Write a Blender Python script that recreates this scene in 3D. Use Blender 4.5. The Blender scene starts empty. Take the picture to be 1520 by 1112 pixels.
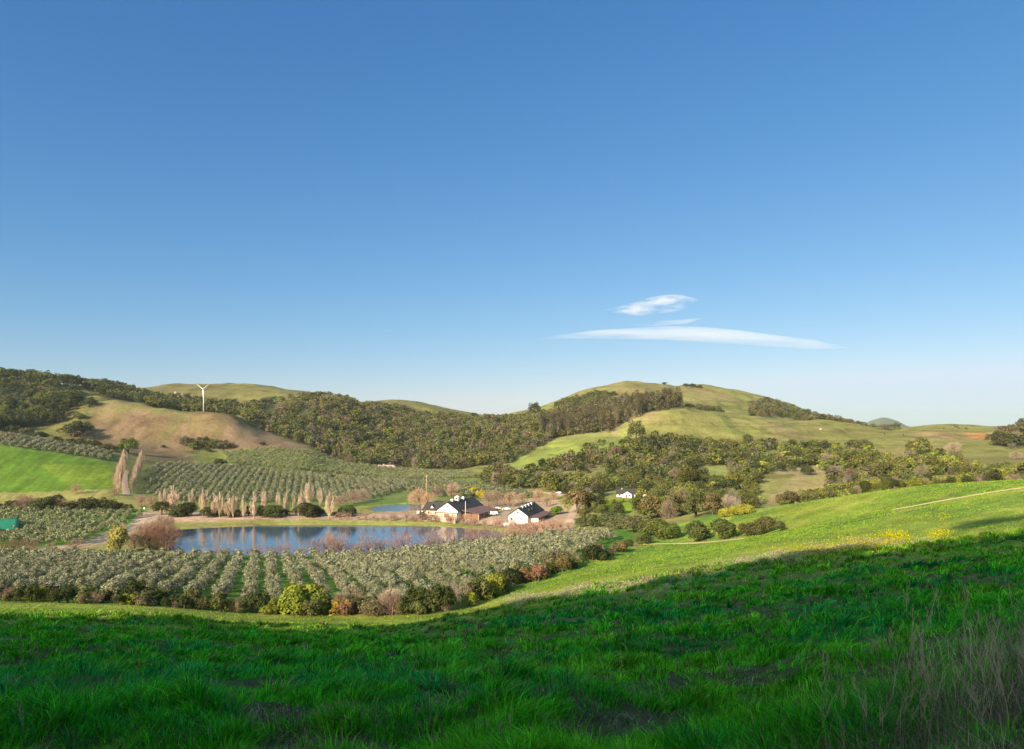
import bpy, math, random
import numpy as np
rng = np.random.default_rng(7)
random.seed(7)
sc = bpy.context.scene
F, HY, CX = 1085.0, 632.0, 760.0          # focal length, eye-level line and centre column in picture units
SUN_A, SUN_EL = math.radians(39), math.radians(25)
SD = (math.sin(SUN_A), math.cos(SUN_A))   # horizontal direction the light travels

# ------------------------------------------------------------------ helpers
def pchip(xk, yk, x):
    xk = np.asarray(xk, float); yk = np.asarray(yk, float)
    h = np.diff(xk); dl = np.diff(yk) / h
    d = np.zeros_like(yk)
    for i in range(1, len(xk) - 1):
        if dl[i-1] * dl[i] > 0:
            w1 = 2*h[i] + h[i-1]; w2 = h[i] + 2*h[i-1]
            d[i] = (w1 + w2) / (w1/dl[i-1] + w2/dl[i])
    d[0] = dl[0]; d[-1] = dl[-1]
    x = np.clip(x, xk[0], xk[-1])
    i = np.clip(np.searchsorted(xk, x) - 1, 0, len(xk) - 2)
    t = (x - xk[i]) / h[i]
    return ((2*t**3 - 3*t**2 + 1)*yk[i] + (t**3 - 2*t**2 + t)*h[i]*d[i]
            + (-2*t**3 + 3*t**2)*yk[i+1] + (t**3 - t**2)*h[i]*d[i+1])

def hash2(ix, iy, seed):
    n = (ix.astype(np.int64)*374761393 + iy.astype(np.int64)*668265263 + seed*974634777) & 0x7fffffff
    n = ((n ^ (n >> 13)) * 1274126177) & 0x7fffffff
    return ((n ^ (n >> 16)) & 0xffffff) / float(0xffffff)

def vnoise(x, y, seed=0):
    x = np.asarray(x, float); y = np.asarray(y, float)
    ix = np.floor(x); iy = np.floor(y); fx = x - ix; fy = y - iy
    fx = fx*fx*(3 - 2*fx); fy = fy*fy*(3 - 2*fy)
    a = hash2(ix, iy, seed); b = hash2(ix+1, iy, seed); c = hash2(ix, iy+1, seed); d = hash2(ix+1, iy+1, seed)
    return (a*(1-fx) + b*fx)*(1-fy) + (c*(1-fx) + d*fx)*fy

def fbm(x, y, seed=0, oct=4):
    s = 0; a = 0.5; t = 0
    for o in range(oct):
        s = s + a*vnoise(x*2**o + 13.7*o, y*2**o - 7.1*o, seed + o); t += a; a *= .5
    return s / t

def sstep(a, b, x):
    t = np.clip((np.asarray(x, float) - a) / (b - a), 0, 1)
    return t*t*(3 - 2*t)

def inpoly(px, py, poly):
    px = np.asarray(px, float); py = np.asarray(py, float)
    inside = np.zeros(px.shape, bool); n = len(poly)
    for i in range(n):
        x1, y1 = poly[i]; x2, y2 = poly[(i+1) % n]
        if y1 == y2: continue
        c = ((y1 > py) != (y2 > py)) & (px < (x2 - x1)*(py - y1)/(y2 - y1) + x1)
        inside ^= c
    return inside

# ------------------------------------------------------------------ relief of the valley
# each line follows one feature of the land: (picture column, distance, picture height)
ROWS = [
 [(-250,9.5,1140),(1100,9.5,1140),(1300,8.5,1125),(1520,7.5,1110),(1800,7,1060)],
 [(-250,28,1010),(400,28,1014),(600,28,1012),(800,28,1003),(1000,27,992),(1200,25,980),(1400,23,966),(1520,22,958),(1800,20,930)],
 [(-250,62,945),(200,62,948),(400,62,957),(500,62,960),(600,62,955),(700,62,948),(800,62,936),(1000,58,915),(1200,54,897),(1400,50,882),(1520,46,872),(1800,42,850)],
 [(-250,98,912),(0,98,911),(200,98,915),(400,98,929),(500,98,932),(600,98,928),(700,98,914),(800,98,893),(900,95,874),(1000,92,860),(1100,90,848),(1200,88,838),(1400,84,819),(1520,82,805),(1800,78,770)],
 [(-250,128,893),(100,128,895),(200,128,898),(300,130,905),(400,132,913),(500,132,915),(600,132,912),(700,140,897),(760,150,877),(850,170,845),(940,200,822),(1000,160,828),(1100,145,812),(1200,135,800),(1300,130,789),(1400,125,779),(1520,118,766),(1800,105,720)],
 [(-250,170,860),(100,170,862),(400,170,870),(500,170,870),(600,170,866),(700,174,852),(800,192,832),(900,214,812),(960,222,806),(1000,220,804),(1100,205,790),(1200,186,776),(1300,168,761),(1400,152,748),(1520,138,741),(1800,125,690)],
 [(-250,258,822),(0,258,822),(400,260,826),(500,260,826),(600,258,823),(700,258,813),(800,258,803),(900,254,790),(960,256,786),(1003,252,782),(1050,246,772),(1100,238,764),(1200,218,748),(1300,198,733),(1400,178,722),(1520,160,716),(1800,140,660)],
 [(-250,345,780),(0,345,779),(400,345,781),(700,345,781),(800,330,776),(860,320,772),(920,320,768),(1000,320,760),(1060,312,754),(1100,300,756),(1200,285,754),(1300,275,744),(1400,265,737),(1520,260,730),(1800,250,700)],
 [(-250,356,772),(0,356,772),(260,356,771),(500,356,770),(700,356,769),(800,350,769),(870,350,764),(930,350,757),(1000,350,750),(1100,345,752),(1200,340,753),(1300,340,744),(1400,340,735),(1520,340,725),(1800,330,700)],
 [(-250,400,752),(0,400,752),(200,400,754),(300,395,757),(500,395,756),(600,400,754),(700,400,752),(800,400,750),(860,400,742),(920,400,736),(1000,400,738),(1100,400,744),(1200,400,742),(1300,400,735),(1400,400,726),(1520,400,714),(1800,390,690)],
 [(-250,440,724),(0,440,725),(100,440,727),(160,440,732),(230,435,744),(300,435,746),(500,435,746),(600,440,742),(700,450,736),(800,470,728),(900,470,717),(1000,470,712),(1100,470,714),(1200,460,717),(1300,460,706),(1400,460,700),(1520,460,694),(1800,450,660)],
 [(-250,520,654),(0,520,665),(60,520,672),(165,520,688),(230,515,706),(300,520,712),(400,520,717),(500,520,723),(600,530,722),(700,540,713),(800,560,700),(900,560,682),(1000,560,686),(1100,560,691),(1200,560,690),(1300,560,682),(1400,560,680),(1520,560,672),(1800,560,640)],
 [(-250,570,632),(0,570,646),(60,570,655),(165,570,674),(230,590,684),(300,600,692),(400,600,700),(500,610,709),(600,620,711),(700,630,703),(800,640,688),(880,640,668),(950,640,664),(1000,640,666),(1100,640,674),(1200,640,671),(1300,640,668),(1400,640,664),(1520,640,656),(1800,640,630)],
 [(-250,670,630),(0,660,638),(60,660,644),(110,665,652),(170,675,662),(230,680,668),(300,690,672),(400,700,669),(450,705,671),(500,715,687),(600,725,697),(700,735,691),(800,745,671),(880,750,655),(950,750,648),(1000,750,648),(1100,750,655),(1200,750,654),(1300,750,655),(1400,750,653),(1520,750,645),(1800,750,620)],
 [(-250,760,600),(0,760,618),(60,760,620),(100,770,606),(130,780,598),(170,780,596),(205,780,599),(240,765,608),(300,760,610),(340,760,615),(370,760,630),(400,760,647),(440,770,659),(500,800,668),(600,820,672),(700,840,665),(800,850,650),(860,860,642),(910,870,630),(950,880,612),(1000,890,604),(1060,895,612),(1120,900,621),(1200,920,623),(1260,920,630),(1330,920,637),(1380,920,632),(1470,920,633),(1520,900,630),(1800,900,610)],
 [(-250,860,583),(0,850,596),(60,850,599),(130,855,601),(200,860,612),(300,860,622),(350,860,622),(400,860,628),(500,880,640),(600,920,648),(700,950,642),(800,950,635),(900,990,624),(950,1000,615),(1000,1010,612),(1060,1020,616),(1120,1030,618),(1200,1080,630),(1300,1100,645),(1400,1150,645),(1520,1000,640),(1800,1000,620)],
 [(-250,960,550),(0,960,562),(60,960,567),(110,980,573),(150,990,577),(200,1000,589),(250,1010,597),(300,1020,600),(350,1000,606),(400,1000,604),(450,1030,597),(500,1050,597),(560,1080,612),(640,1130,623),(700,1180,624),(760,1180,624),(800,1180,618),(860,1180,604),(900,1180,597),(1000,1180,594),(1100,1180,602),(1150,1200,606),(1200,1250,622),(1250,1280,633),(1300,1300,643),(1400,1300,650),(1520,1300,650),(1800,1300,640)],
 [(-250,1150,560),(0,1150,568),(100,1180,575),(160,1250,581),(200,1300,580),(250,1330,574),(300,1350,571),(360,1350,571),(400,1350,575),(440,1350,582),(480,1350,588),(540,1380,597),(580,1400,594),(620,1400,597),(660,1400,606),(700,1400,614),(730,1400,619),(770,1400,612),(820,1400,599),(870,1400,579),(940,1400,568),(990,1400,571),(1005,1400,574),(1030,1400,572),(1100,1400,582),(1150,1430,593),(1180,1450,602),(1220,1480,618),(1260,1500,631),(1300,1500,641),(1400,1500,650),(1800,1500,650)],
 [(-250,2200,640),(0,2200,655),(1800,2200,655)],
 [(-250,4500,640),(0,4500,641),(1240,4500,641),(1270,4500,636),(1295,4500,625),(1312,4500,622),(1330,4500,626),(1350,4500,635),(1380,4500,642),(1800,4500,642)],
 [(-250,7000,642),(0,7000,642),(1800,7000,642)],
]
def px2th(px): return np.arctan((np.asarray(px, float) - CX) / F)
TH_E = math.atan(1.0)                     # beyond this bearing the land is only guessed
inner = px2th(np.arange(-70, 1592, 2.5))
lo = np.linspace(-TH_E, inner[0], 22)[:-1]; hi = np.linspace(inner[-1], TH_E, 22)[1:]
out = np.radians(np.concatenate([np.linspace(45, 210, 66)[1:], np.arange(210.15, 264, .16), np.linspace(264.2, 315, 22)[:-1]]))   # fine where the crest behind shapes the shadow
TH = np.concatenate([lo, inner, hi, out])
NFAN = len(lo) + len(inner) + len(hi)
RK = np.concatenate([np.geomspace(0.6, 9, 34)[:-1], np.geomspace(9, 140, 240)[:-1], np.linspace(140, 300, 110)[:-1],
                     np.linspace(300, 1000, 270)[:-1], np.linspace(1000, 1520, 80)[:-1], np.geomspace(1520, 7000, 40)])
NR, NC = len(RK), len(TH)
Z = np.zeros((NR, NC))
pxs = CX + F*np.tan(TH[:NFAN])
rowY = [pchip([a[0] for a in r], [a[1] for a in r], pxs) for r in ROWS]
rowP = [pchip([a[0] for a in r], [a[2] for a in r], pxs) for r in ROWS]
for j in range(NFAN):
    ys = [0.0] + [rowY[i][j] for i in range(len(ROWS))]
    zs = [-2.3] + [(HY - rowP[i][j]) / F * rowY[i][j] for i in range(len(ROWS))]
    Z[:, j] = pchip(ys, zs, RK)
for j in range(NFAN, NC):                 # beside and behind the camera: the slope goes on rising
    th = TH[j]; th2 = th if th <= math.pi else th - 2*math.pi
    src = Z[:, 0] if th2 < 0 else Z[:, NFAN-1]
    w = sstep(TH_E, math.radians(120), abs(th2))
    r = RK / math.cos(TH_E)
    Z[:, j] = src*(1-w) + w*(-2.3 + 14*np.tanh(r/120.0)*(-math.cos(th2)))
CO = np.where(np.arange(NC) < NFAN, np.cos(TH), math.cos(TH_E))
XX = RK[:, None] / CO[None, :] * np.sin(TH)[None, :]
YY = RK[:, None] / CO[None, :] * np.cos(TH)[None, :]
Z_PLAIN = Z.copy()
# relief noise: small hummocks near by, gullies and swells on the hills
RR = np.hypot(XX, YY)
near = 1 - sstep(60, 150, RR)
Z += near*sstep(2, 8, RR)*((fbm(XX/1.5, YY/1.5, 3, 3) - .5)*0.95 + (fbm(XX/7, YY/7, 5, 2) - .5)*1.3)
hillw = sstep(560, 700, RR)*(1 - sstep(1500, 2500, RR)*.5)
Z += hillw*((fbm(XX/70, YY/70, 11, 4) - .5)*9 - np.abs(fbm(XX/55, YY/110, 21, 3) - .5)*9 + 1.2)*sstep(500, 800, RR)
Z += sstep(4000, 4400, RR)*(fbm(XX/300, YY/300, 31, 4) - .5)*30
def cols_of(x, y):
    th = np.arctan2(x, y); th = np.where(th < TH[0], th + 2*math.pi, th)
    return np.interp(th, TH, np.arange(NC))
def ground(x, y):
    x = np.asarray(x, float); y = np.asarray(y, float)
    j = cols_of(x, y)
    dep = np.where(j <= NFAN - 1, np.abs(y), np.hypot(x, y)*math.cos(TH_E))
    k = np.interp(dep, RK, np.arange(NR))
    j0 = np.clip(np.floor(j).astype(int), 0, NC-2); k0 = np.clip(np.floor(k).astype(int), 0, NR-2)
    fj = j - j0; fk = k - k0
    return (Z[k0, j0]*(1-fj)*(1-fk) + Z[k0, j0+1]*fj*(1-fk) + Z[k0+1, j0]*(1-fj)*fk + Z[k0+1, j0+1]*fj*fk)
def at(px, py, ymin=0, ymax=9000, dz=0.0):
    """first point of the land seen at this spot of the picture"""
    ys = np.concatenate([RK[RK >= 3]]); ys = ys[(ys >= ymin) & (ys <= ymax)]
    u = (px - CX) / F
    z = ground(u*ys, ys)
    p = HY - z / ys * F
    idx = np.where(p <= py)[0]
    if len(idx) == 0:
        k = int(np.argmin(p)); return u*ys[k], ys[k], z[k]
    k = idx[0]
    if k == 0: return u*ys[0], ys[0], z[0]
    t = (p[k-1] - py) / max(p[k-1] - p[k], 1e-6)
    yy = ys[k-1] + t*(ys[k] - ys[k-1])
    return u*yy, yy, float(ground(u*yy, yy))
def proj(x, y, z): return CX + F*x/y, HY - F*z/y

# the hill behind the camera whose shadow covers the foreground
EDGE = [(-60,912),(0,914),(75,920),(150,926),(190,930),(268,929),(328,936),(425,935),(470,929),(530,926),(604,919),(648,916),(693,911),(753,898),(805,889),
        (876,885),(946,883),(1000,871),(1027,861),(1066,845),(1100,834),(1130,828),(1173,823),(1228,814),(1293,817),(1313,823),(1352,814),(1402,804),(1520,796),(1580,790)]
S0 = -150.0
qh = []; Z_FULL = Z; Z = Z_PLAIN
ex_ = np.arange(-60, 1581, 12.0); ey_ = np.interp(ex_, [a for a, b in EDGE], [b for a, b in EDGE])
for (a, b) in zip(ex_, ey_):
    x, y, z = at(a, b, 40, 260)
    s = x*SD[0] + y*SD[1]; q = x*SD[1] - y*SD[0]
    qh.append((q, z + (s - S0)*math.tan(SUN_EL)))
Z = Z_FULL; qa = np.array(qh); QK = np.arange(qa[:, 0].min(), qa[:, 0].max(), 1.0)
ww = np.exp(-((QK[:, None] - qa[None, :, 0])/1.6)**2); HK0 = (ww*qa[None, :, 1]).sum(1)/ww.sum(1); HK = HK0 + .5 - 2.5*sstep(-36, -30, QK)
SS = XX*SD[0] + YY*SD[1]; QQ = XX*SD[1] - YY*SD[0]
hq = np.interp(QQ, QK, HK) - np.maximum(QK[0] - QQ, 0)*0.8
ridge = np.where(SS > S0, hq - 0.78*(SS - S0), hq - 0.25*(S0 - SS))
inview = (np.abs(XX) < YY*0.8)
Z = np.where(inview, Z, np.maximum(Z, ridge))

# ponds
WZ, WZ2 = -47.2, -45.6
def pond_poly(pts, wz): return [((px-CX)/F*(wz*F/(HY-py)), wz*F/(HY-py)) for px, py in pts]
POND = pond_poly([(262,786),(300,784),(345,782),(378,781),(386,779.5),(500,779),(600,780),(660,782),(700,785),(740,788.5),(768,793),(752,800),(700,806),(640,815),(560,823),(470,827),(380,827),(300,825),(250,820),(240,800)], WZ)
POND2 = pond_poly([(545,757),(560,751),(590,748),(615,748),(628,752),(625,757),(600,760),(560,760)], WZ2)
def poly_dist(x, y, poly):
    d = np.full(np.shape(x), 1e9)
    for i in range(len(poly)):
        ax, ay = poly[i]; bx, by = poly[(i+1) % len(poly)]
        vx, vy = bx-ax, by-ay
        t = np.clip(((x-ax)*vx + (y-ay)*vy) / (vx*vx+vy*vy), 0, 1)
        d = np.minimum(d, np.hypot(x-ax-t*vx, y-ay-t*vy))
    return np.where(inpoly(x, y, poly), -d, d)
for poly, wz in ((POND, WZ), (POND2, WZ2)):
    d = poly_dist(XX, YY, poly)
    m = d < 25
    bank = wz + 0.12 + np.clip(d, 0, None)*0.13
    Z = np.where(m & (d >= 0), np.maximum(np.minimum(Z, bank + 1.2), np.minimum(bank, wz + .5)), Z)
    Z = np.where(d < 0, wz + 0.12 + d*0.35, Z)
    Z = np.where(d < -6, wz - 2, Z)

# ------------------------------------------------------------------ materials
def new_mat(name):
    m = bpy.data.materials.new(name); m.use_nodes = True
    nt = m.node_tree; nt.nodes.clear()
    return m, nt, nt.nodes, nt.links
def mat_plain(name, col, rough=.7, noise=.15, scale=2.0, metal=0, spec=.3):
    m, nt, N, L = new_mat(name)
    o = N.new('ShaderNodeOutputMaterial'); b = N.new('ShaderNodeBsdfPrincipled')
    b.inputs['Roughness'].default_value = rough; b.inputs['Metallic'].default_value = metal
    b.inputs['Specular IOR Level'].default_value = spec
    tc = N.new('ShaderNodeTexCoord'); nz = N.new('ShaderNodeTexNoise'); nz.inputs['Scale'].default_value = scale; nz.inputs['Detail'].default_value = 5
    mr = N.new('ShaderNodeMapRange'); mr.inputs['To Min'].default_value = 1-noise*1.6; mr.inputs['To Max'].default_value = 1+noise*1.6
    mx = N.new('ShaderNodeVectorMath'); mx.operation = 'SCALE'; mx.inputs[0].default_value = col
    L.new(tc.outputs['Object'], nz.inputs['Vector']); L.new(nz.outputs['Fac'], mr.inputs['Value']); L.new(mr.outputs['Result'], mx.inputs['Scale'])
    L.new(mx.outputs['Vector'], b.inputs['Base Color']); L.new(b.outputs['BSDF'], o.inputs['Surface'])
    return m
def mat_leaf(name, source, trans=.16, var=.45, rough=.8):
    """leaf or twig surface; its colour comes from the thing's own colour ('object') or a stored tint ('tint')"""
    m, nt, N, L = new_mat(name)
    o = N.new('ShaderNodeOutputMaterial')
    if source == 'object':
        c = N.new('ShaderNodeObjectInfo').outputs['Color']
    else:
        a = N.new('ShaderNodeAttribute'); a.attribute_name = 'tint'; c = a.outputs['Color']
    v = N.new('ShaderNodeAttribute'); v.attribute_name = 'var'
    mr = N.new('ShaderNodeMapRange'); mr.inputs['To Min'].default_value = 1-var; mr.inputs['To Max'].default_value = 1+var
    L.new(v.outputs['Fac'], mr.inputs['Value'])
    sc_ = N.new('ShaderNodeVectorMath'); sc_.operation = 'SCALE'
    L.new(c, sc_.inputs[0]); L.new(mr.outputs['Result'], sc_.inputs['Scale'])
    d = N.new('ShaderNodeBsdfDiffuse'); t = N.new('ShaderNodeBsdfTranslucent'); mix = N.new('ShaderNodeMixShader'); mix.inputs['Fac'].default_value = trans
    L.new(sc_.outputs['Vector'], d.inputs['Color']); L.new(sc_.outputs['Vector'], t.inputs['Color'])
    L.new(d.outputs['BSDF'], mix.inputs[1]); L.new(t.outputs['BSDF'], mix.inputs[2]); L.new(mix.outputs['Shader'], o.inputs['Surface'])
    return m
M_LEAF = mat_leaf('leaves', 'object'); M_LEAFT = mat_leaf('leaves_mass', 'tint')
M_TWIG = mat_leaf('twigs', 'object', 0, .3); M_GRASS = mat_leaf('grass_blades', 'tint', .38, .35)
M_BARK = mat_plain('bark', (.10, .075, .05), .9, .3, 3)
M_PALEBARK = mat_plain('pale_bark', (.42, .34, .26), .9, .3, 3)

# ground: stored surface colour broken up by several scales of noise
def mat_ground():
    m, nt, N, L = new_mat('ground_cover')
    o = N.new('ShaderNodeOutputMaterial'); b = N.new('ShaderNodeBsdfPrincipled'); b.inputs['Roughness'].default_value = .95; b.inputs['Specular IOR Level'].default_value = .08
    a = N.new('ShaderNodeAttribute'); a.attribute_name = 'tint'
    tc = N.new('ShaderNodeTexCoord')
    prev = a.outputs['Color']
    for scale, lo_, hi_, det in ((.035, .80, 1.2, 4), (.35, .72, 1.28, 6), (2.2, .6, 1.4, 3)):
        nz = N.new('ShaderNodeTexNoise'); nz.inputs['Scale'].default_value = scale; nz.inputs['Detail'].default_value = det; nz.inputs['Roughness'].default_value = .65
        mr = N.new('ShaderNodeMapRange'); mr.inputs['From Min'].default_value = .3; mr.inputs['From Max'].default_value = .7
        mr.inputs['To Min'].default_value = lo_; mr.inputs['To Max'].default_value = hi_
        s = N.new('ShaderNodeVectorMath'); s.operation = 'SCALE'
        L.new(tc.outputs['Object'], nz.inputs['Vector']); L.new(nz.outputs['Fac'], mr.inputs['Value'])
        L.new(prev, s.inputs[0]); L.new(mr.outputs['Result'], s.inputs['Scale']); prev = s.outputs['Vector']
    # drier straw showing through
    nz = N.new('ShaderNodeTexNoise'); nz.inputs['Scale'].default_value = .09; nz.inputs['Detail'].default_value = 8; nz.inputs['Roughness'].default_value = .7
    cr = N.new('ShaderNodeValToRGB'); cr.color_ramp.elements[0].position = .52; cr.color_ramp.elements[1].position = .72
    cr.color_ramp.elements[0].color = (1, 1, 1, 1); cr.color_ramp.elements[1].color = (1.0, .80, .85, 1)
    mm = N.new('ShaderNodeVectorMath'); mm.operation = 'MULTIPLY'
    L.new(tc.outputs['Object'], nz.inputs['Vector']); L.new(nz.outputs['Fac'], cr.inputs['Fac']); L.new(prev, mm.inputs[0]); L.new(cr.outputs['Color'], mm.inputs[1])
    bp = N.new('ShaderNodeBump'); bp.inputs['Strength'].default_value = .7; bp.inputs['Distance'].default_value = .5
    nb = N.new('ShaderNodeTexNoise'); nb.inputs['Scale'].default_value = 1.1; nb.inputs['Detail'].default_value = 8; nb.inputs['Roughness'].default_value = .7
    L.new(tc.outputs['Object'], nb.inputs['Vector']); L.new(nb.outputs['Fac'], bp.inputs['Height']); L.new(bp.outputs['Normal'], b.inputs['Normal'])
    L.new(mm.outputs['Vector'], b.inputs['Base Color']); L.new(b.outputs['BSDF'], o.inputs['Surface'])
    return m
M_GROUND = mat_ground()

# ------------------------------------------------------------------ mesh makers
def mesh_np(name, V, Q=None, T=None, mats=(), tint=None, var=None, matidx=None, smooth=False):
    """V (n,3); Q (k,4) quads; T (k,3) triangles; tint per vertex (n,3); var per vertex (n)"""
    me = bpy.data.meshes.new(name)
    V = np.asarray(V, np.float32); nv = len(V)
    loops = []; starts = []; off = 0
    if Q is not None and len(Q):
        Q = np.asarray(Q, np.int32); loops.append(Q.ravel()); starts.append(np.arange(len(Q))*4); off = Q.size
    if T is not None and len(T):
        T = np.asarray(T, np.int32); loops.append(T.ravel()); starts.append(off + np.arange(len(T))*3)
    loops = np.concatenate(loops).astype(np.int32); starts = np.concatenate(starts).astype(np.int32)
    me.vertices.add(nv); me.vertices.foreach_set('co', V.ravel())
    me.loops.add(len(loops)); me.loops.foreach_set('vertex_index', loops)
    me.polygons.add(len(starts)); me.polygons.foreach_set('loop_start', starts)
    me.polygons.foreach_set('use_smooth', np.full(len(starts), bool(smooth)))
    for m in mats: me.materials.append(m)
    if matidx is not None: me.polygons.foreach_set('material_index', np.asarray(matidx, np.int32))
    me.update(calc_edges=True)
    if tint is not None:
        a = me.attributes.new('tint', 'FLOAT_COLOR', 'POINT')
        c = np.ones((nv, 4), np.float32); c[:, :3] = tint; a.data.foreach_set('color', c.ravel())
    if var is not None:
        a = me.attributes.new('var', 'FLOAT', 'POINT'); a.data.foreach_set('value', np.asarray(var, np.float32).ravel())
    return me
def link(name, me, parent=None, loc=None):
    o = bpy.data.objects.new(name, me); sc.collection.objects.link(o)
    if parent: o.parent = parent
    if loc is not None: o.location = loc
    return o
def tag(o, label=None, cat=None, group=None, kind=None):
    if label: o['label'] = label
    if cat: o['category'] = cat
    if group: o['group'] = group
    if kind: o['kind'] = kind
    return o
def empty(name, loc, label, cat, group=None, rz=0):
    o = bpy.data.objects.new(name, None); sc.collection.objects.link(o); o.location = loc; o.rotation_euler = (0, 0, rz)
    o.empty_display_size = .1
    return tag(o, label, cat, group)

class MB:
    """collects tubes, boxes and polygons into one mesh"""
    def __init__(s): s.v = []; s.f = []
    def add(s, vs, fs):
        o = len(s.v); s.v += [tuple(map(float, a)) for a in vs]; s.f += [tuple(i+o for i in f) for f in fs]; return s
    def box(s, x0, x1, y0, y1, z0, z1):
        return s.add([(x0,y0,z0),(x1,y0,z0),(x1,y1,z0),(x0,y1,z0),(x0,y0,z1),(x1,y0,z1),(x1,y1,z1),(x0,y1,z1)],
                     [(0,3,2,1),(4,5,6,7),(0,1,5,4),(1,2,6,5),(2,3,7,6),(3,0,4,7)])
    def tube(s, pts, rad, n=8, cap=True):
        pts = [np.array(p, float) for p in pts]; rings = []
        for i, p in enumerate(pts):
            t = pts[min(i+1, len(pts)-1)] - pts[max(i-1, 0)]; t /= max(np.linalg.norm(t), 1e-9)
            a = np.array([0, 0, 1.]) if abs(t[2]) < .9 else np.array([1., 0, 0])
            u = np.cross(t, a); u /= np.linalg.norm(u); w = np.cross(t, u)
            rings.append([p + rad[i]*(math.cos(2*math.pi*k/n)*u + math.sin(2*math.pi*k/n)*w) for k in range(n)])
        vs = [v for r in rings for v in r]; fs = []
        for i in range(len(pts)-1):
            for k in range(n):
                fs.append((i*n+k, (i+1)*n+k, (i+1)*n+(k+1) % n, i*n+(k+1) % n))
        if cap: fs += [tuple(range(n)), tuple(reversed(range((len(pts)-1)*n, len(pts)*n)))]
        return s.add(vs, fs)
    def mesh(s, name, mat, smooth=False):
        me = bpy.data.meshes.new(name); me.from_pydata(s.v, [], s.f)
        if isinstance(mat, (list, tuple)):
            for m in mat: me.materials.append(m)
        else: me.materials.append(mat)
        for p in me.polygons: p.use_smooth = smooth
        me.update(); return me
    def obj(s, name, mat, parent=None, loc=None, smooth=False): return link(name, s.mesh(name, mat, smooth), parent, loc)

# ------------------------------------------------------------------ ground colours
PX, PY = CX + F*XX/np.maximum(YY, .1), HY - F*Z/np.maximum(YY, .1)
jx = (fbm(XX/14, YY/14, 41, 3) - .5); jy = (fbm(XX/14, YY/14, 47, 3) - .5)
JX = PX + jx*14; JY = PY + jy*6
fanm = (np.arange(NC) < NFAN)[None, :] & (YY > 3)
C = np.zeros((NR, NC, 3)); C[:] = (.10, .17, .025)
def paint(col, poly, y0=0, y1=1e9, amt=1.0, hard=False):
    m = fanm & (YY >= y0) & (YY <= y1) & inpoly(PX if hard else JX, PY if hard else JY, poly)
    w = m*amt
    C[:] = C*(1 - w[..., None]) + np.array(col)*w[..., None]
def band(col, m, amt=1.0):
    w = np.where(m, amt, 0.0)
    C[:] = C*(1 - w[..., None]) + np.array(col)*w[..., None]
n1 = fbm(XX/40, YY/40, 61, 4); n2 = fbm(XX/6, YY/6, 71, 3); n3 = fbm(XX/120, YY/120, 81, 3)
OLIVEM = (.165, .15, .045); BROWN = (.150, .100, .052); MEADOW = (.185, .175, .05); WOODF = (.075, .07, .03); DIRT = (.35, .245, .16); FIELD = (.085, .15, .014)
band(OLIVEM, YY > 480)
band(MEADOW, (YY > 560) & (PX > 700))
band(BROWN, (YY > 560), np.clip((n3 - .5)*2.0, 0, .45))
# foreground and right-hand field
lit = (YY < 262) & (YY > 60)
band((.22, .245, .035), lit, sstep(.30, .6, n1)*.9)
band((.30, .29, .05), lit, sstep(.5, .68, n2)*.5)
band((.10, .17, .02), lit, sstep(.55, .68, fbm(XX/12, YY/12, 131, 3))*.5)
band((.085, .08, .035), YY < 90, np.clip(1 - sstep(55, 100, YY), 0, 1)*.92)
paint((.13, .15, .035), [(-90,898),(-90,822),(600,820),(760,800),(930,785),(960,800),(760,880),(690,905),(400,915),(200,905)], 125, 262, .35)
paint((.07, .16, .02), [(-90,895),(-90,818),(600,815),(760,800),(930,785),(950,805),(850,842),(760,875),(690,898),(400,912),(200,898)], 128, 262, .8)
# valley floor
band((.22, .20, .06), (YY > 262) & (YY < 480))
paint((.09, .20, .02), [(-90,812),(-90,750),(215,757),(205,775),(165,800),(110,812)], 262, 420)
paint(DIRT, [(215,758),(300,762),(540,762),(640,758),(830,755),(850,770),(845,785),(780,790),(700,776),(640,772),(385,771),(300,775),(230,775),(165,808),(110,815),(60,815),(120,803),(190,778)], 262, 440, .95)
paint(DIRT, [(620,745),(830,740),(845,760),(800,790),(640,775)], 300, 470, .85)
paint(DIRT, [(836,770),(850,752),(862,735),(870,738),(860,758),(852,785),(835,790)], 262, 440, .9)
paint((.50, .33, .22), [(240,768),(540,764),(600,764),(600,768),(540,769),(380,770),(240,773)], 340, 395, .9)
paint((.21, .21, .055), [(385,771.5),(620,771),(760,783),(760,790),(600,780),(385,779)], 300, 360, 1, True)
paint((.09, .15, .02), [(500,745),(560,738),(640,740),(620,750),(560,749),(500,755)], 400, 470)
paint((.09, .14, .02), [(200,757),(240,735),(560,742),(560,750),(300,757)], 400, 450, .8)
# left field, orchards
paint(FIELD, [(-90,650),(0,662),(60,668),(166,688),(166,726),(60,730),(-90,730)], 425, 530, 1)
paint((.17, .21, .02), [(60,690),(166,690),(166,726),(100,722)], 425, 530, .45)
paint((.10, .16, .03), [(-90,620),(0,643),(60,653),(170,676),(170,690),(60,672),(-90,655)], 515, 600, .9)
paint((.12, .15, .045), [(200,745),(205,700),(230,688),(330,692),(450,703),(560,712),(640,715),(760,735),(740,745),(620,745),(500,748)], 415, 640, .85)
paint((.14, .17, .045), [(330,690),(325,672),(400,664),(465,668),(520,688),(600,696),(700,702),(760,716),(830,742),(760,740),(620,712),(500,712)], 500, 760, .85)
paint((.45, .36, .02), [(340,696),(370,695),(440,702),(520,709),(560,713),(555,716),(500,711),(430,706),(370,700)], 560, 680, .8, True)
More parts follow.
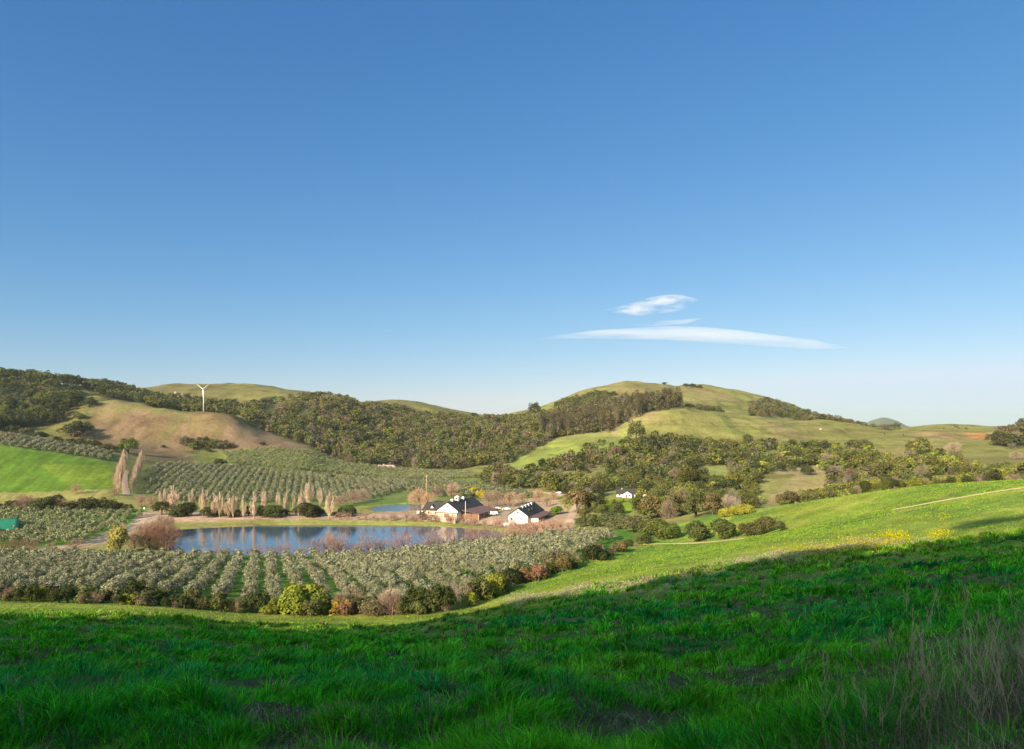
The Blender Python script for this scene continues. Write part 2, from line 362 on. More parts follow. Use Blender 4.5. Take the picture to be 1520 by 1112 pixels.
# brown hill
paint(BROWN, [(90,655),(140,625),(130,600),(205,598),(300,608),(350,613),(400,640),(470,668),(400,668),(330,668),(300,690),(230,688),(180,668)], 560, 800, .75)
paint((.155, .10, .06), [(140,640),(200,618),(250,612),(210,635),(180,655),(250,660),(400,660),(470,668),(330,668),(180,668)], 560, 800, .5)
paint((.15, .155, .045), [(110,598),(200,596),(300,608),(280,615),(200,610),(140,615)], 560, 900, .7)
paint((.14, .165, .035), [(290,690),(280,668),(340,665),(420,665),(340,675),(330,692)], 560, 800, .7)
paint((.22, .145, .09), [(395,640),(440,655),(470,668),(400,665),(330,655),(330,640)], 560, 800, .5)
# right hand hills
paint((.26, .16, .075), [(1350,640),(1400,637),(1470,640),(1475,652),(1440,655),(1380,648)], 600, 1000, .7)
paint((.45, .17, .06), [(1425,642),(1472,646),(1475,652),(1445,652)], 600, 1000, .7)
paint((.40, .28, .15), [(965,658),(1000,655),(1060,660),(1110,668),(1060,672),(1010,668)], 500, 900, .8)
paint((.30, .22, .11), [(1130,700),(1150,690),(1215,690),(1240,700),(1225,705),(1225,738),(1150,752),(1135,745),(1180,705)], 380, 640, .75)
paint((.27, .22, .08), [(1140,748),(1170,710),(1225,702),(1222,738),(1150,752)], 380, 640, .8)
paint((.33, .23, .12), [(900,632),(920,622),(930,630),(905,655),(880,690),(870,690),(895,650)], 500, 960, .6)
paint((.36, .24, .14), [(740,700),(775,690),(775,700),(745,706)], 500, 800, .8)
paint((.22, .29, .04), [(720,700),(790,680),(900,648),(930,660),(800,690),(745,712)], 480, 860, .5)
# under the woods
WOODS = {
 'left':   ([(-90,560),(-90,548),(0,550),(60,556),(112,564),(118,590),(110,612),(95,628),(60,634),(0,640),(-90,640)], 640, 1010),
 'leftridge': ([(108,562),(150,568),(200,582),(240,592),(262,607),(240,612),(200,597),(160,592),(125,578)], 785, 1080),
 'behindcrest': ([(240,590),(262,580),(300,595),(350,600),(350,618),(240,618)], 790, 1060),
 'slope': ([(352,612),(380,602),(410,596),(450,592),(480,590),(530,600),(570,606),(650,616),(700,626),(760,622),(800,616),(850,606),(880,610),(885,640),(900,650),(830,666),(722,698),(740,712),(690,702),(640,698),(570,690),(530,694),(480,674),(455,662),(430,652),(395,642),(370,630)], 690, 1170),
 'gully': ([(715,718),(730,700),(790,712),(800,722),(800,735),(740,722)], 480, 700),
 'ridgestrip': ([(822,602),(850,592),(900,582),(908,590),(880,600),(850,610),(825,613)], 1150, 1400),
 'eucalyptus': ([(786,646),(806,638),(842,628),(872,614),(902,604),(935,596),(1003,590),(1012,606),(960,612),(920,632),(893,652),(860,660),(810,652)], 800, 1120),
 'eastridge': ([(1112,600),(1140,594),(1180,608),(1230,622),(1290,637),(1350,638),(1290,641),(1230,636),(1190,626),(1170,621),(1115,619)], 930, 1500),
 'knollback': ([(1012,600),(1060,606),(1078,618),(1050,612),(1012,604)], 900, 1100),
 'mid': ([(786,700),(850,682),(880,668),(930,656),(1000,652),(1060,662),(1100,658),(1140,662),(1215,668),(1222,690),(1195,694),(1150,700),(1128,708),(1122,740),(1140,756),(1100,762),(1010,776),(960,770),(890,765),(850,742),(805,728),(786,714)], 290, 700),
 'east': ([(1150,752),(1200,742),(1228,735),(1228,705),(1212,690),(1200,672),(1215,658),(1290,672),(1350,692),(1345,668),(1370,655),(1385,676),(1420,692),(1430,694),(1480,704),(1540,698),(1540,720),(1400,728),(1300,737),(1200,752)], 270, 720),
 'eastedge': ([(1468,658),(1490,644),(1520,634),(1590,625),(1590,660),(1500,668)], 560, 960),
}
GAPS = [([(385,612),(400,600),(430,596),(445,602),(420,606),(398,622)], 690, 1100), ([(528,600),(545,602),(542,612),(530,612)], 900, 1150),
        ([(1048,692),(1078,690),(1092,712),(1062,722),(1045,706)], 380, 640), ([(880,742),(912,728),(950,728),(950,752),(940,768),(890,768)], 290, 480),
        ([(826,650),(900,640),(925,662),(840,672),(730,700)], 560, 860), ([(880,668),(925,664),(920,680),(890,682)], 480, 700),
        ([(1128,672),(1150,668),(1168,676),(1150,684),(1130,682)], 300, 720), ([(905,655),(930,625),(960,615),(960,645),(935,655)], 600, 900),
        ([(900,770),(960,768),(1005,778),(1000,806),(940,800),(895,785)], 200, 300)]
for k, (poly, a, b) in WOODS.items(): paint(WOODF if k not in ('east', 'mid') else (.16, .15, .05), poly, a, b, .8)
for g, a, b in GAPS[2:-1]: paint((.22, .225, .06), g, a, b, .95)
paint((.22, .25, .05), [(722,702),(826,656),(900,646),(925,662),(840,676),(745,712)], 560, 860, .9)
paint((.36, .25, .14), [(745,706),(770,694),(778,700),(752,708)], 480, 860, .8)
# brown hill: green swales and rusty streaks
sw = sstep(.47, .6, fbm(XX/26, YY/60, 141, 4)); paint_m = fanm & (YY > 560) & (YY < 820) & inpoly(JX, JY, [(90,655),(130,600),(205,596),(300,606),(400,640),(470,668),(330,668),(230,690),(180,670)])
band((.125, .115, .04), paint_m, sw*.6)
band((.21, .135, .085), paint_m, sstep(.56, .68, fbm(XX/14, YY/50, 151, 4))*.5)
kn = fanm & (YY > 560) & (PX > 700); band((.27, .20, .09), kn, sstep(.54, .70, fbm(XX/38, YY/60, 161, 4))*.5); band((.165, .185, .04), kn, sstep(.52, .68, fbm(XX/50, YY/50, 171, 4))*.5)
fl = fanm & (YY > 420) & (YY < 540) & (PX < 175); C[:] = C*np.where(fl, .72 + .56*vnoise((XX*.95 + YY*.3)/1.5, YY/22, 181), 1)[..., None]
tr = vnoise(Z/2.2 + 3*fbm(XX/40, YY/40, 191, 2), XX/160, 193); C *= (1 - .22*((YY > 560) & (YY < 1500))*sstep(.62, .85, tr))[..., None]    # trodden cattle tracks
C *= (1 - .30*((YY > 560) & (YY < 1500))*sstep(.60, .74, fbm(XX/9, YY/22, 195, 4)))[..., None]
paint((.17, .24, .025), [(884,750),(950,738),(950,752),(930,766),(890,764)], 290, 480)
# far peak, haze blue mixed into the ground colour
band((.15, .16, .09), YY > 2500)
# strip of pale and yellow growth at the shadow's edge
STRIP = [(738,900),(770,892),(830,882),(930,868),(1000,858),(1050,845),(1100,832),(1180,818),(1250,806),(1330,800),(1400,796),(1395,806),(1320,815),(1250,825),(1180,840),(1100,850),(1040,864),(960,878),(880,886),(800,894)]
paint((.30, .27, .13), STRIP, 60, 200, .6)
C *= (0.88 + .24*n2[..., None])
C = np.clip(C, .005, .8)

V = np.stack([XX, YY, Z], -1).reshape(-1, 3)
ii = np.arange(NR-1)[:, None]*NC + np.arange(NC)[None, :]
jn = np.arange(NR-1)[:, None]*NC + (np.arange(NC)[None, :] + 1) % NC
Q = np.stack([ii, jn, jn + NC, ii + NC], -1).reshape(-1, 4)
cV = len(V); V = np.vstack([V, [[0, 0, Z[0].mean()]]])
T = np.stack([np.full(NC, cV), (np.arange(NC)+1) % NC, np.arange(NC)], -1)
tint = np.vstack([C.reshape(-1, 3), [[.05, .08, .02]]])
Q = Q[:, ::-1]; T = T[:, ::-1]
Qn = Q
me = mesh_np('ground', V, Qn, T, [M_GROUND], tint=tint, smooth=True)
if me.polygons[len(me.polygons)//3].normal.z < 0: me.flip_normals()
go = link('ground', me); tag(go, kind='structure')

# ------------------------------------------------------------------ draped roads
def drape(name, pts, width, mat, lift=.14, nw=5, step=1.5):
    """a strip of track that follows the land; pts are picture spots on the land"""
    W = [at(*p) for p in pts]; W = np.array([[w[0], w[1]] for w in W])
    seg = np.hypot(*(np.diff(W, axis=0).T)); s = np.concatenate([[0], np.cumsum(seg)])
    t = np.arange(0, s[-1], step); x = pchip(s, W[:, 0], t); y = pchip(s, W[:, 1], t)
    dx = np.gradient(x); dy = np.gradient(y); l = np.hypot(dx, dy); nx, ny = -dy/l, dx/l
    wd = width*(.85 + .3*vnoise(t/6, t*0, 5))
    vs = []
    for k in range(nw):
        o = (k/(nw-1) - .5)*wd
        X = x + nx*o; Y = y + ny*o
        vs.append(np.stack([X, Y, ground(X, Y) + lift - (.1 if k in (0, nw-1) else 0)], -1))
    V = np.stack(vs, 1).reshape(-1, 3); n = len(t)
    a = np.arange(n-1)[:, None]*nw + np.arange(nw-1)[None, :]
    Q = np.stack([a, a+1, a+nw+1, a+nw], -1).reshape(-1, 4)
    me = mesh_np(name, V, Q, None, [mat], smooth=True)
    if me.polygons[0].normal.z < 0: me.flip_normals()
    return tag(link(name, me), kind='structure')
M_DIRT = mat_plain('dirt', (.40, .28, .19), .95, .22, .5, spec=.1)
M_PALE = mat_plain('pale_dirt', (.44, .33, .16), .95, .2, .7, spec=.1)
drape('dirt_road', [(40,817),(110,811),(150,801),(190,785),(215,770),(250,766),(330,767),(450,767),(560,766),(640,772)], 6, M_DIRT, .2)
drape('farm_track', [(760,778),(800,778),(835,779),(850,764),(856,750),(868,738)], 4, M_DIRT, .22)
drape('footpath', [(955,808),(1000,807),(1060,804),(1110,799)], 1.6, M_PALE, .12, step=.7)
drape('hillside_path', [(1325,757),(1370,749),(1420,740),(1460,733),(1500,727),(1540,722)], 1.3, M_PALE, .16, step=.5)
drape('valley_track', [(757,726),(790,730),(820,733),(838,736)], 4, M_DIRT, .25)
drape('avenue_track', [(188,735),(186,722),(184,710),(187,698)], 4, M_DIRT, .25)

# water
def mat_water():
    m, nt, N, L = new_mat('pond_water')
    o = N.new('ShaderNodeOutputMaterial'); b = N.new('ShaderNodeBsdfPrincipled')
    b.inputs['Base Color'].default_value = (.05, .08, .11, 1); b.inputs['Roughness'].default_value = .06; b.inputs['IOR'].default_value = 1.6; b.inputs['Specular IOR Level'].default_value = .9
    tc = N.new('ShaderNodeTexCoord'); nz = N.new('ShaderNodeTexNoise'); nz.inputs['Scale'].default_value = .9; nz.inputs['Detail'].default_value = 3
    bp = N.new('ShaderNodeBump'); bp.inputs['Strength'].default_value = .3; bp.inputs['Distance'].default_value = .1
    L.new(tc.outputs['Object'], nz.inputs['Vector']); L.new(nz.outputs['Fac'], bp.inputs['Height']); L.new(bp.outputs['Normal'], b.inputs['Normal']); L.new(b.outputs['BSDF'], o.inputs['Surface'])
    return m
M_WATER = mat_water()
for nm, poly, wz in (('pond_water', POND, WZ), ('small_pond_water', POND2, WZ2)):
    cx_ = sum(p[0] for p in poly)/len(poly); cy_ = sum(p[1] for p in poly)/len(poly)
    vs = [(cx_ + (x-cx_)*1.04, cy_ + (y-cy_)*1.04, wz) for x, y in poly]
    b = MB(); b.add(vs + [(cx_, cy_, wz)], [((i+1) % len(vs), i, len(vs)) for i in range(len(vs))])
    o = b.obj(nm, M_WATER); 
    if o.data.polygons[0].normal.z < 0: o.data.flip_normals()
    tag(o, kind='structure')

# ------------------------------------------------------------------ plants
def unit(n):
    v = rng.normal(size=(n, 3)); return v / np.linalg.norm(v, axis=1)[:, None]
def leaves(pos, nrm, size, aspect=.55, curl=.0):
    """one pointed leaf clump (a rhomb) at each position"""
    n = len(pos); nrm = nrm/np.linalg.norm(nrm, axis=1)[:, None]
    t = np.cross(nrm, unit(n)); t /= np.linalg.norm(t, axis=1)[:, None]; b = np.cross(nrm, t)
    s = size*(.6 + .8*rng.random(n))[:, None]
    V = np.stack([pos - t*s, pos - b*s*aspect, pos + t*s, pos + b*s*aspect + nrm*s*.25], 1).reshape(-1, 3)
    return V, np.arange(4*n).reshape(-1, 4)
def crown_pts(n, lobes, inner=.35, flat=1.0, outw=.8):
    L = np.array(lobes); w = L[:, 3]**2; w /= w.sum()
    i = rng.choice(len(L), n, p=w); d = unit(n); d[:, 2] = np.where(d[:, 2] < -.5, -d[:, 2], d[:, 2])
    r = L[i, 3]*(1 - inner*rng.random(n)**2)*(.86 + .22*rng.random(n))
    p = L[i, :3] + d*r[:, None]*np.array([1, 1, flat])
    nr = d*1.25 + unit(n)*.5
    v = np.repeat(np.clip(rng.random(n)*.7 + .3*(i % 3)/2, 0, 1), 4)
    return p, nr, v
def lobes_round(R, H, z0, k, spread=.62, lr=(.38, .6)):
    out = [(0, 0, z0 + H*.5, R*.7)]
    for _ in range(k):
        a = random.uniform(0, 2*math.pi); e = random.uniform(-.85, 1.0); rr = R*spread*math.sqrt(max(0, 1 - max(e, 0)**2*.8))*random.uniform(.7, 1.1)
        out.append((math.cos(a)*rr, math.sin(a)*rr, z0 + H*(.5 + .34*e), R*random.uniform(*lr)))
    return out
def twig_mesh(segs):
    """flat slender three-sided twigs from (p0, p1, width) arrays"""
    P0, P1, w = segs; n = len(P0); d = P1 - P0; d = d/np.linalg.norm(d, axis=1)[:, None]
    t = np.cross(d, unit(n)); t /= np.linalg.norm(t, axis=1)[:, None]; b = np.cross(d, t); w = w[:, None]
    V = np.stack([P0 + t*w, P0 - t*w*.5 + b*w*.86, P0 - t*w*.5 - b*w*.86, P1], 1).reshape(-1, 3)
    i = np.arange(n)*4
    T = np.concatenate([np.stack([i, i+1, i+3], 1), np.stack([i+1, i+2, i+3], 1), np.stack([i+2, i, i+3], 1)])
    return V, T
def poplar_segs(n, H, R, w):
    stems = [(0, 0, 1.0)] + [(random.uniform(-.55, .55)*R, random.uniform(-.55, .55)*R, random.uniform(.55, .95)) for _ in range(5)]
    P0 = []; P1 = []
    for _ in range(n):
        sx_, sy_, hh = random.choice(stems); z = random.random()**.8; a = random.uniform(0, 6.283); r = R*.34*math.sqrt(random.random())*min(1, z*3 + .3)*math.sqrt(max(1.05 - z, 0))
        x = sx_*min(1, z*2.2) + math.cos(a)*r; y = sy_*min(1, z*2.2) + math.sin(a)*r; zz = H*(.08 + .84*z*hh); l = H*random.uniform(.05, .15)
        P0.append((x, y, zz)); P1.append((x + (math.cos(a)*.16 + random.gauss(0, .07))*l, y + (math.sin(a)*.16 + random.gauss(0, .07))*l, zz + l))
    return np.array(P0), np.array(P1), w*(.5 + rng.random(n))
def bare_segs(n, H, R, shape, w, up=1.0, z0=.1):
    if shape == 'column': return poplar_segs(n, H, R, w)
    """n twigs filling a crown of height H and radius R"""
    z = rng.random(n)**.8; a = rng.random(n)*2*math.pi
    if shape == 'column': prof = np.minimum(1, z*4 + .25)*np.sqrt(np.clip(1.03 - z, 0, 1))
    elif shape == 'fan': prof = .15 + .95*np.sqrt(np.clip(z*1.2, 0, 1))*np.sqrt(np.clip(1.25 - z, 0, 1))
    else: prof = np.sqrt(np.clip(1 - (z*1.8 - .8)**2, 0.05, 1))
    sd = rng.random()*50; r = R*prof*np.sqrt(rng.random(n))*(.45 + 1.05*vnoise(np.cos(a)*1.6 + sd, np.sin(a)*1.6 + z*3.2 + sd, 9))
    z = z*(.72 + .4*vnoise(np.cos(a)*1.4 + sd, np.sin(a)*1.4 + 9 + sd, 12))
    P0 = np.stack([np.cos(a)*r, np.sin(a)*r, H*(z0 + (1-z0)*z*.9)], 1)
    dirn = np.stack([np.cos(a)*(1.2-up)*.9, np.sin(a)*(1.2-up)*.9, np.full(n, up)], 1) + rng.normal(size=(n, 3))*.28
    dirn /= np.linalg.norm(dirn, axis=1)[:, None]
    Ln = H*(.10 + .14*rng.random(n))
    return P0, P0 + dirn*Ln[:, None], w*(.6 + .8*rng.random(n))
def trunk_mb(h, r, limbs, spread, lean=.1, n=6, base=-.4):
    b = MB(); lx = random.uniform(-lean, lean); ly = random.uniform(-lean, lean)
    fork = h*.45
    b.tube([(0, 0, base), (lx*fork*.4, ly*fork*.4, fork*.5), (lx*fork, ly*fork, fork)], [r*1.35, r, r*.8], n)
    for k in range(limbs):
        a = 2*math.pi*(k + random.random()*.6)/limbs; s = spread*random.uniform(.6, 1)
        b.tube([(lx*fork, ly*fork, fork*.85), (lx*fork + math.cos(a)*s*.45, ly*fork + math.sin(a)*s*.45, fork + (h-fork)*.45), (lx*fork + math.cos(a)*s, ly*fork + math.sin(a)*s, h*random.uniform(.85, 1))], [r*.6, r*.38, r*.12], 5)
    return b
M_EUCBARK = mat_plain('greyish_bark', (.20, .155, .11), .9, .3, 3)
PROTO = {}          # kind -> list of (trunk mesh, crown mesh)
LOD = {}            # kind -> list of (V, Q, var) light crowns for far woods
def proto_leafy(kind, nvar, nleaf, size, R, H, z0, k, trunk, spread=.62, lr=(.38, .6), aspect=.55, flat=1.0, lod=(150, 2.0), tm=M_BARK):
    PROTO[kind] = []; LOD[kind] = []
    for i in range(nvar):
        lb = lobes_round(R, H, z0, k, spread, lr)
        p, nr, v = crown_pts(nleaf, lb, flat=flat); Vv, Qq = leaves(p, nr, size, aspect)
        cm = mesh_np(kind + '_crown', Vv, Qq, None, [M_LEAF], var=v)
        tmesh = trunk.__call__().mesh(kind + '_trunk', tm, True)
        PROTO[kind].append((tmesh, cm))
        p, nr, v = crown_pts(lod[0], lb, flat=flat); Vv, Qq = leaves(p, nr, size*lod[1], aspect)
        LOD[kind].append((Vv, Qq, v))
def proto_bare(kind, nvar, nt, H, R, shape, w, up, trunk, tm, lod=(140, 1.8), z0=.1):
    PROTO[kind] = []; LOD[kind] = []
    for i in range(nvar):
        s = bare_segs(nt, H, R, shape, w, up, z0); Vv, Tt = twig_mesh(s)
        cm = mesh_np(kind + '_crown', Vv, None, Tt, [M_TWIG], var=np.repeat(rng.random(nt), 4))
        PROTO[kind].append((trunk.__call__().mesh(kind + '_trunk', tm, True), cm))
        s = bare_segs(lod[0], H, R, shape, w*lod[1], up, z0); P0, P1, ww = s
        d = P1-P0; t = np.cross(d, unit(len(P0))); t /= np.linalg.norm(t, axis=1)[:, None]; ww = ww[:, None]*2
        Vv = np.stack([P0-t*ww, P0+t*ww, P1+t*ww*.3, P1-t*ww*.3], 1).reshape(-1, 3)
        LOD[kind].append((Vv, np.arange(4*len(P0)).reshape(-1, 4), np.repeat(rng.random(len(P0)), 4)))
# unit kinds (metres)
proto_leafy('olive_tree', 7, 620, .20, 1.75, 2.7, .7, 9, lambda: trunk_mb(2.6, .13, 4, 1.1), aspect=.34, lod=(110, 2.1), lr=(.32, .52))
proto_leafy('oak_tree', 9, 1500, .33, 4.5, 7.6, .1, 17, lambda: trunk_mb(6.5, .38, 5, 3.0), lod=(170, 2.3), lr=(.24, .42), spread=.76)
proto_leafy('round_bush', 5, 2800, .24, 3.0, 5.0, .1, 9, lambda: trunk_mb(3.6, .2, 5, 1.6), lod=(120, 2.3), spread=.5, lr=(.45, .62))
proto_leafy('shrub', 8, 1500, .12, 1.5, 1.9, .05, 9, lambda: trunk_mb(1.5, .08, 5, .9), lod=(90, 3.4), spread=.7, lr=(.3, .5))
def euc_trunk():
    b = trunk_mb(16, .35, 4, 3.4, .05); return b
def euc(kind='eucalyptus_tree'):
    PROTO[kind] = []; LOD[kind] = []
    for i in range(5):
        lb = []
        for _ in range(17):
            z = random.uniform(.08, 1); a = random.uniform(0, 6.28); r = 4.2*random.uniform(.2, 1)*(1.15 - z*.65)
            lb.append((math.cos(a)*r, math.sin(a)*r, 19*z, random.uniform(1.7, 3.1)))
        p, nr, v = crown_pts(1100, lb, flat=1.25); Vv, Qq = leaves(p, nr, .42, .42)
        PROTO[kind].append((euc_trunk().mesh('eucalyptus_trunk', M_EUCBARK, True), mesh_np('eucalyptus_crown', Vv, Qq, None, [M_LEAF], var=v)))
        p, nr, v = crown_pts(170, lb, flat=1.25); Vv, Qq = leaves(p, nr, .95, .5); LOD[kind].append((Vv, Qq, v))
euc()
M_TANBARK = mat_plain('tan_bark', (.46, .30, .20), .9, .2, 3)
M_REDBARK = mat_plain('reddish_bark', (.22, .12, .085), .9, .25, 3)
proto_bare('poplar_tree', 6, 900, 11.5, 2.1, 'column', .036, .93, lambda: trunk_mb(10, .15, 3, .5, .02), M_TANBARK, z0=.12)
proto_bare('bare_tree', 5, 1300, 7.5, 3.1, 'round', .028, .55, lambda: trunk_mb(6, .2, 7, 2.2, .12), M_REDBARK, z0=.05)
proto_bare('bare_shrub', 6, 420, 3.6, 1.7, 'fan', .018, .8, lambda: trunk_mb(2.8, .09, 7, 1.2, .1), M_REDBARK, z0=.03)
NAMES = {'olive_tree': 'olive_tree', 'oak_tree': 'oak_tree', 'round_bush': 'round_bush', 'shrub': 'shrub', 'eucalyptus_tree': 'eucalyptus_tree', 'poplar_tree': 'poplar_tree', 'bare_tree': 'bare_tree', 'bare_shrub': 'bare_shrub'}
HT = {'olive_tree': 3.5, 'oak_tree': 8.2, 'round_bush': 5.2, 'shrub': 2.1, 'eucalyptus_tree': 23, 'poplar_tree': 11.5, 'bare_tree': 8, 'bare_shrub': 4.1}
CAT = {'olive_tree': 'olive tree', 'oak_tree': 'tree', 'round_bush': 'bush', 'shrub': 'shrub', 'eucalyptus_tree': 'eucalyptus', 'poplar_tree': 'poplar', 'bare_tree': 'bare tree', 'bare_shrub': 'bare shrub'}
def plant(kind, x, y, s, col, label, group=None, name=None, sx=1.0, rz=None, sink=0.0):
    z = float(ground(x, y)) - sink
    o = empty(name or NAMES[kind], (x, y, z), label, CAT[kind], group, random.uniform(0, 6.28) if rz is None else rz)
    o.scale = (s*sx, s*sx, s)
    tm, cm = random.choice(PROTO[kind])
    t = link('trunk', tm, o); c = link('crown', cm, o); c.color = (col[0], col[1], col[2], 1)
    t.color = (1, 1, 1, 1)
    return o
def mass(name, items, mat, label, cat, group=None):
    """items: (kind, x, y, z, s, sx, rz, col) joined into one object"""
    Vs = []; Qs = []; tn = []; vr = []; off = 0
    for (kind, x, y, z, s, sx, rz, col) in items:
        Vv, Qq, v = random.choice(LOD[kind])
        c, si = math.cos(rz), math.sin(rz)
        P = np.empty_like(Vv); P[:, 0] = (Vv[:, 0]*c - Vv[:, 1]*si)*s*sx + x; P[:, 1] = (Vv[:, 0]*si + Vv[:, 1]*c)*s*sx + y; P[:, 2] = Vv[:, 2]*s + z
        Vs.append(P); Qs.append(Qq + off); off += len(P); tn.append(np.tile(col, (len(P), 1))); vr.append(v)
    me = mesh_np(name, np.vstack(Vs), np.vstack(Qs), None, [mat], tint=np.vstack(tn), var=np.concatenate(vr))
    return tag(link(name, me), label, cat, group, 'stuff')
def jit(col, a=.18, hue=.06):
    k = 1 + random.uniform(-a, a); return (col[0]*k*(1+random.uniform(-hue, hue)), col[1]*k, col[2]*k*(1+random.uniform(-hue, hue)*2))
ORD = ['first','second','third','fourth','fifth','sixth','seventh','eighth','ninth','tenth','eleventh','twelfth','thirteenth','fourteenth','fifteenth','sixteenth','seventeenth','eighteenth','nineteenth','twentieth']
TENS = ['twenty','thirty','forty','fifty','sixty','seventy','eighty','ninety']
TENTH = ['twentieth','thirtieth','fortieth','fiftieth','sixtieth','seventieth','eightieth','ninetieth']
def ordw(n):
    if n > 100: return 'hundred-and-' + ordw(n - 100)
    if n == 100: return 'hundredth'
    if n <= 20: return ORD[n-1]
    t, u = divmod(n, 10); return TENTH[t-2] if u == 0 else TENS[t-2] + '-' + ORD[u-1]

OLIVE = (.235, .23, .135); OAKD = (.058, .066, .024); OAKM = (.105, .11, .033); OAKY = (.14, .14, .036); BRN = (.13, .105, .055); LIME = (.205, .215, .04)
TAN = (.36, .235, .15); RED = (.23, .125, .085); EUC = (.12, .098, .05)

# ---- olive orchards
ORCH = [ # polygon, y range, row direction, row spacing, tree spacing, size, colour, words
 ([(-80,893),(-80,828),(0,828),(300,830),(480,830),(600,826),(700,815),(800,802),(880,797),(920,800),(880,822),(845,836),(800,846),(740,870),(690,890),(640,900),(420,902),(300,896),(150,890)], 134, 256, (-.34, 1), 4.85, 3.9, 1.05, OLIVE, 'in the big orchard between the near slope and the pond'),
 ([(-80,812),(-80,762),(0,762),(120,764),(212,766),(170,790),(130,806),(100,812)], 262, 385, (-.34, 1), 4.6, 4.0, 1.12, (.225, .23, .115), 'in the small orchard beside the green netting roof'),
 ([(-80,620),(0,648),(60,656),(166,675),(166,686),(60,670),(0,663),(-80,650)], 515, 585, (-.30, 1), 5.6, 3.0, 1.25, (.21, .205, .12), 'in the rows above the bright green field'),
 ([(222,742),(215,716),(222,696),(240,690),(330,694),(450,705),(545,714),(600,716),(600,728),(560,740),(500,746),(300,748)], 425, 625, (-.28, 1), 4.8, 3.9, 1.16, (.20, .20, .115), 'in the orchard behind the poplars'),
 ([(600,718),(660,716),(760,732),(820,744),(760,742),(700,740),(620,736),(600,732)], 430, 600, (-.28, 1), 4.8, 3.9, 1.22, (.18, .185, .10), 'in the orchard behind the barns'),
 ([(340,688),(330,674),(400,667),(465,672),(520,690),(600,699),(690,703),(740,716),(760,724),(680,712),(600,713),(560,710),(450,700)], 560, 745, (.25, 1), 4.8, 3.6, 1.05, (.215, .225, .105), 'in the upper orchard below the wooded slope'),
]
cand = []
for (poly, y0, y1, rd, rs, ts, s, col, words) in ORCH:
    l = math.hypot(*rd); dx, dy = rd[0]/l, rd[1]/l; px_, py_ = dy, -dx
    pts = []
    A = np.arange(-900, 900, rs); B = np.arange(0, 1100, ts)
    ga, gb = np.meshgrid(A, B)
    x = ga*px_ + gb*dx; y = ga*py_ + gb*dy
    x = x + rng.normal(size=x.shape)*.25; y = y + rng.normal(size=x.shape)*.3
    x = x.ravel(); y = y.ravel(); row = np.repeat(np.arange(len(A))[None, :], len(B), 0).ravel()
    m = (y > y0) & (y < y1) & (np.abs(x) < .8*y); x, y, row = x[m], y[m], row[m]
    z = ground(x, y); a, b = proj(x, y, z)
    m = inpoly(a, b, poly) & (rng.random(len(x)) > .035)
    for i in np.where(m)[0]:
        k = s*random.uniform(.82, 1.16); cand.append(('olive_tree', x[i], y[i], z[i], k, random.uniform(.9, 1.15), random.uniform(0, 6.28), jit(col, .14, .05), a[i], words, row[i]))
inv = [c for c in cand if -5 < c[8] < 1525]; inv.sort(key=lambda c: -c[4]/c[2])
olive_ind = inv[:300]; ids = set(map(id, olive_ind)); rest = [c for c in cand if id(c) not in ids]
rows_ = sorted({c[10] for c in olive_ind}); rowno = {r: i+1 for i, r in enumerate(rows_)}
for c in olive_ind:
    plant('olive_tree', c[1], c[2], c[4], c[7], 'silvery olive tree near the hedge, in the %s orchard row counted from the left' % ordw(rowno[c[10]]), 'olive trees near the hedge', sx=c[5], rz=c[6])
mass('olive_grove', [c[:8] for c in rest], M_LEAFT, 'rows of silvery green olive trees filling the orchards round the ponds', 'orchard')
print('olives', len(cand))

# ---- woods
cand = []
def wood(key, spacing, smin, smax, mix, kindmix=(('oak_tree', 1.0),), words=''):
    poly, y0, y1 = WOODS[key]
    xs = [(p[0]-CX)/F for p in poly]; x0 = min(min(xs)*y1, min(xs)*y0); x1 = max(max(xs)*y1, max(xs)*y0)
    gx, gy = np.meshgrid(np.arange(x0, x1, spacing), np.arange(y0, y1, spacing*1.05))
    x = (gx + rng.uniform(-.48, .48, gx.shape)*spacing).ravel(); y = (gy + rng.uniform(-.48, .48, gx.shape)*spacing).ravel()
    z = ground(x, y); a, b = proj(x, y, z)
    m = inpoly(a, b, poly)
    for g, g0, g1 in GAPS: m &= ~(inpoly(a, b, g) & (y > g0) & (y < g1))
    if key in ('mid', 'east'): m &= fbm(x/17, y/17, 95, 2) > .32
    ntree = fbm(x/45, y/45, 91, 2)
    for i in np.where(m)[0]:
        r = random.random(); acc = 0; kind = kindmix[0][0]
        for kk, w in kindmix:
            acc += w
            if r < acc: kind = kk; break
        t = min(max(ntree[i] + random.gauss(0, .17), 0), .999)
        col = mix[int(t*len(mix))]
        if kind in ('bare_tree', 'bare_shrub'): col = random.choice([(.22, .18, .12), (.20, .16, .105), (.25, .205, .14)])
        cand.append((kind, x[i], y[i], z[i], random.uniform(smin, smax)*(1.45 if random.random() < .07 and key in ('mid', 'east') else 1)*(1 if kind != 'shrub' else 1.8), random.uniform(.85, 1.15), random.uniform(0, 6.28), jit(col, .22, .12), a[i], words))
W_OB = (('oak_tree', .86), ('bare_tree', .14))
wood('left', 11.0, 1.2, 2.1, [(.055,.065,.022), (.045,.055,.02), (.10,.11,.032), (.06,.07,.025), (.085,.095,.03)], words='in the dense wood on the steep hill above the olive rows')
wood('leftridge', 9, 1.0, 1.6, [OAKD, OAKM, OAKD], words='on the ridge behind the grassy spur')
wood('behindcrest', 9, .8, 1.4, [OAKD, OAKM, OAKY], words='in the hollow behind the wind turbine')
wood('slope', 8.4, .8, 1.55, [OAKD, OAKM, OAKM, BRN, OAKM, OAKY, OAKM, BRN, OAKD], W_OB, 'in the wide wood across the middle slope')
wood('gully', 8, .8, 1.2, [BRN, OAKM], W_OB, 'in the gully behind the orchard')
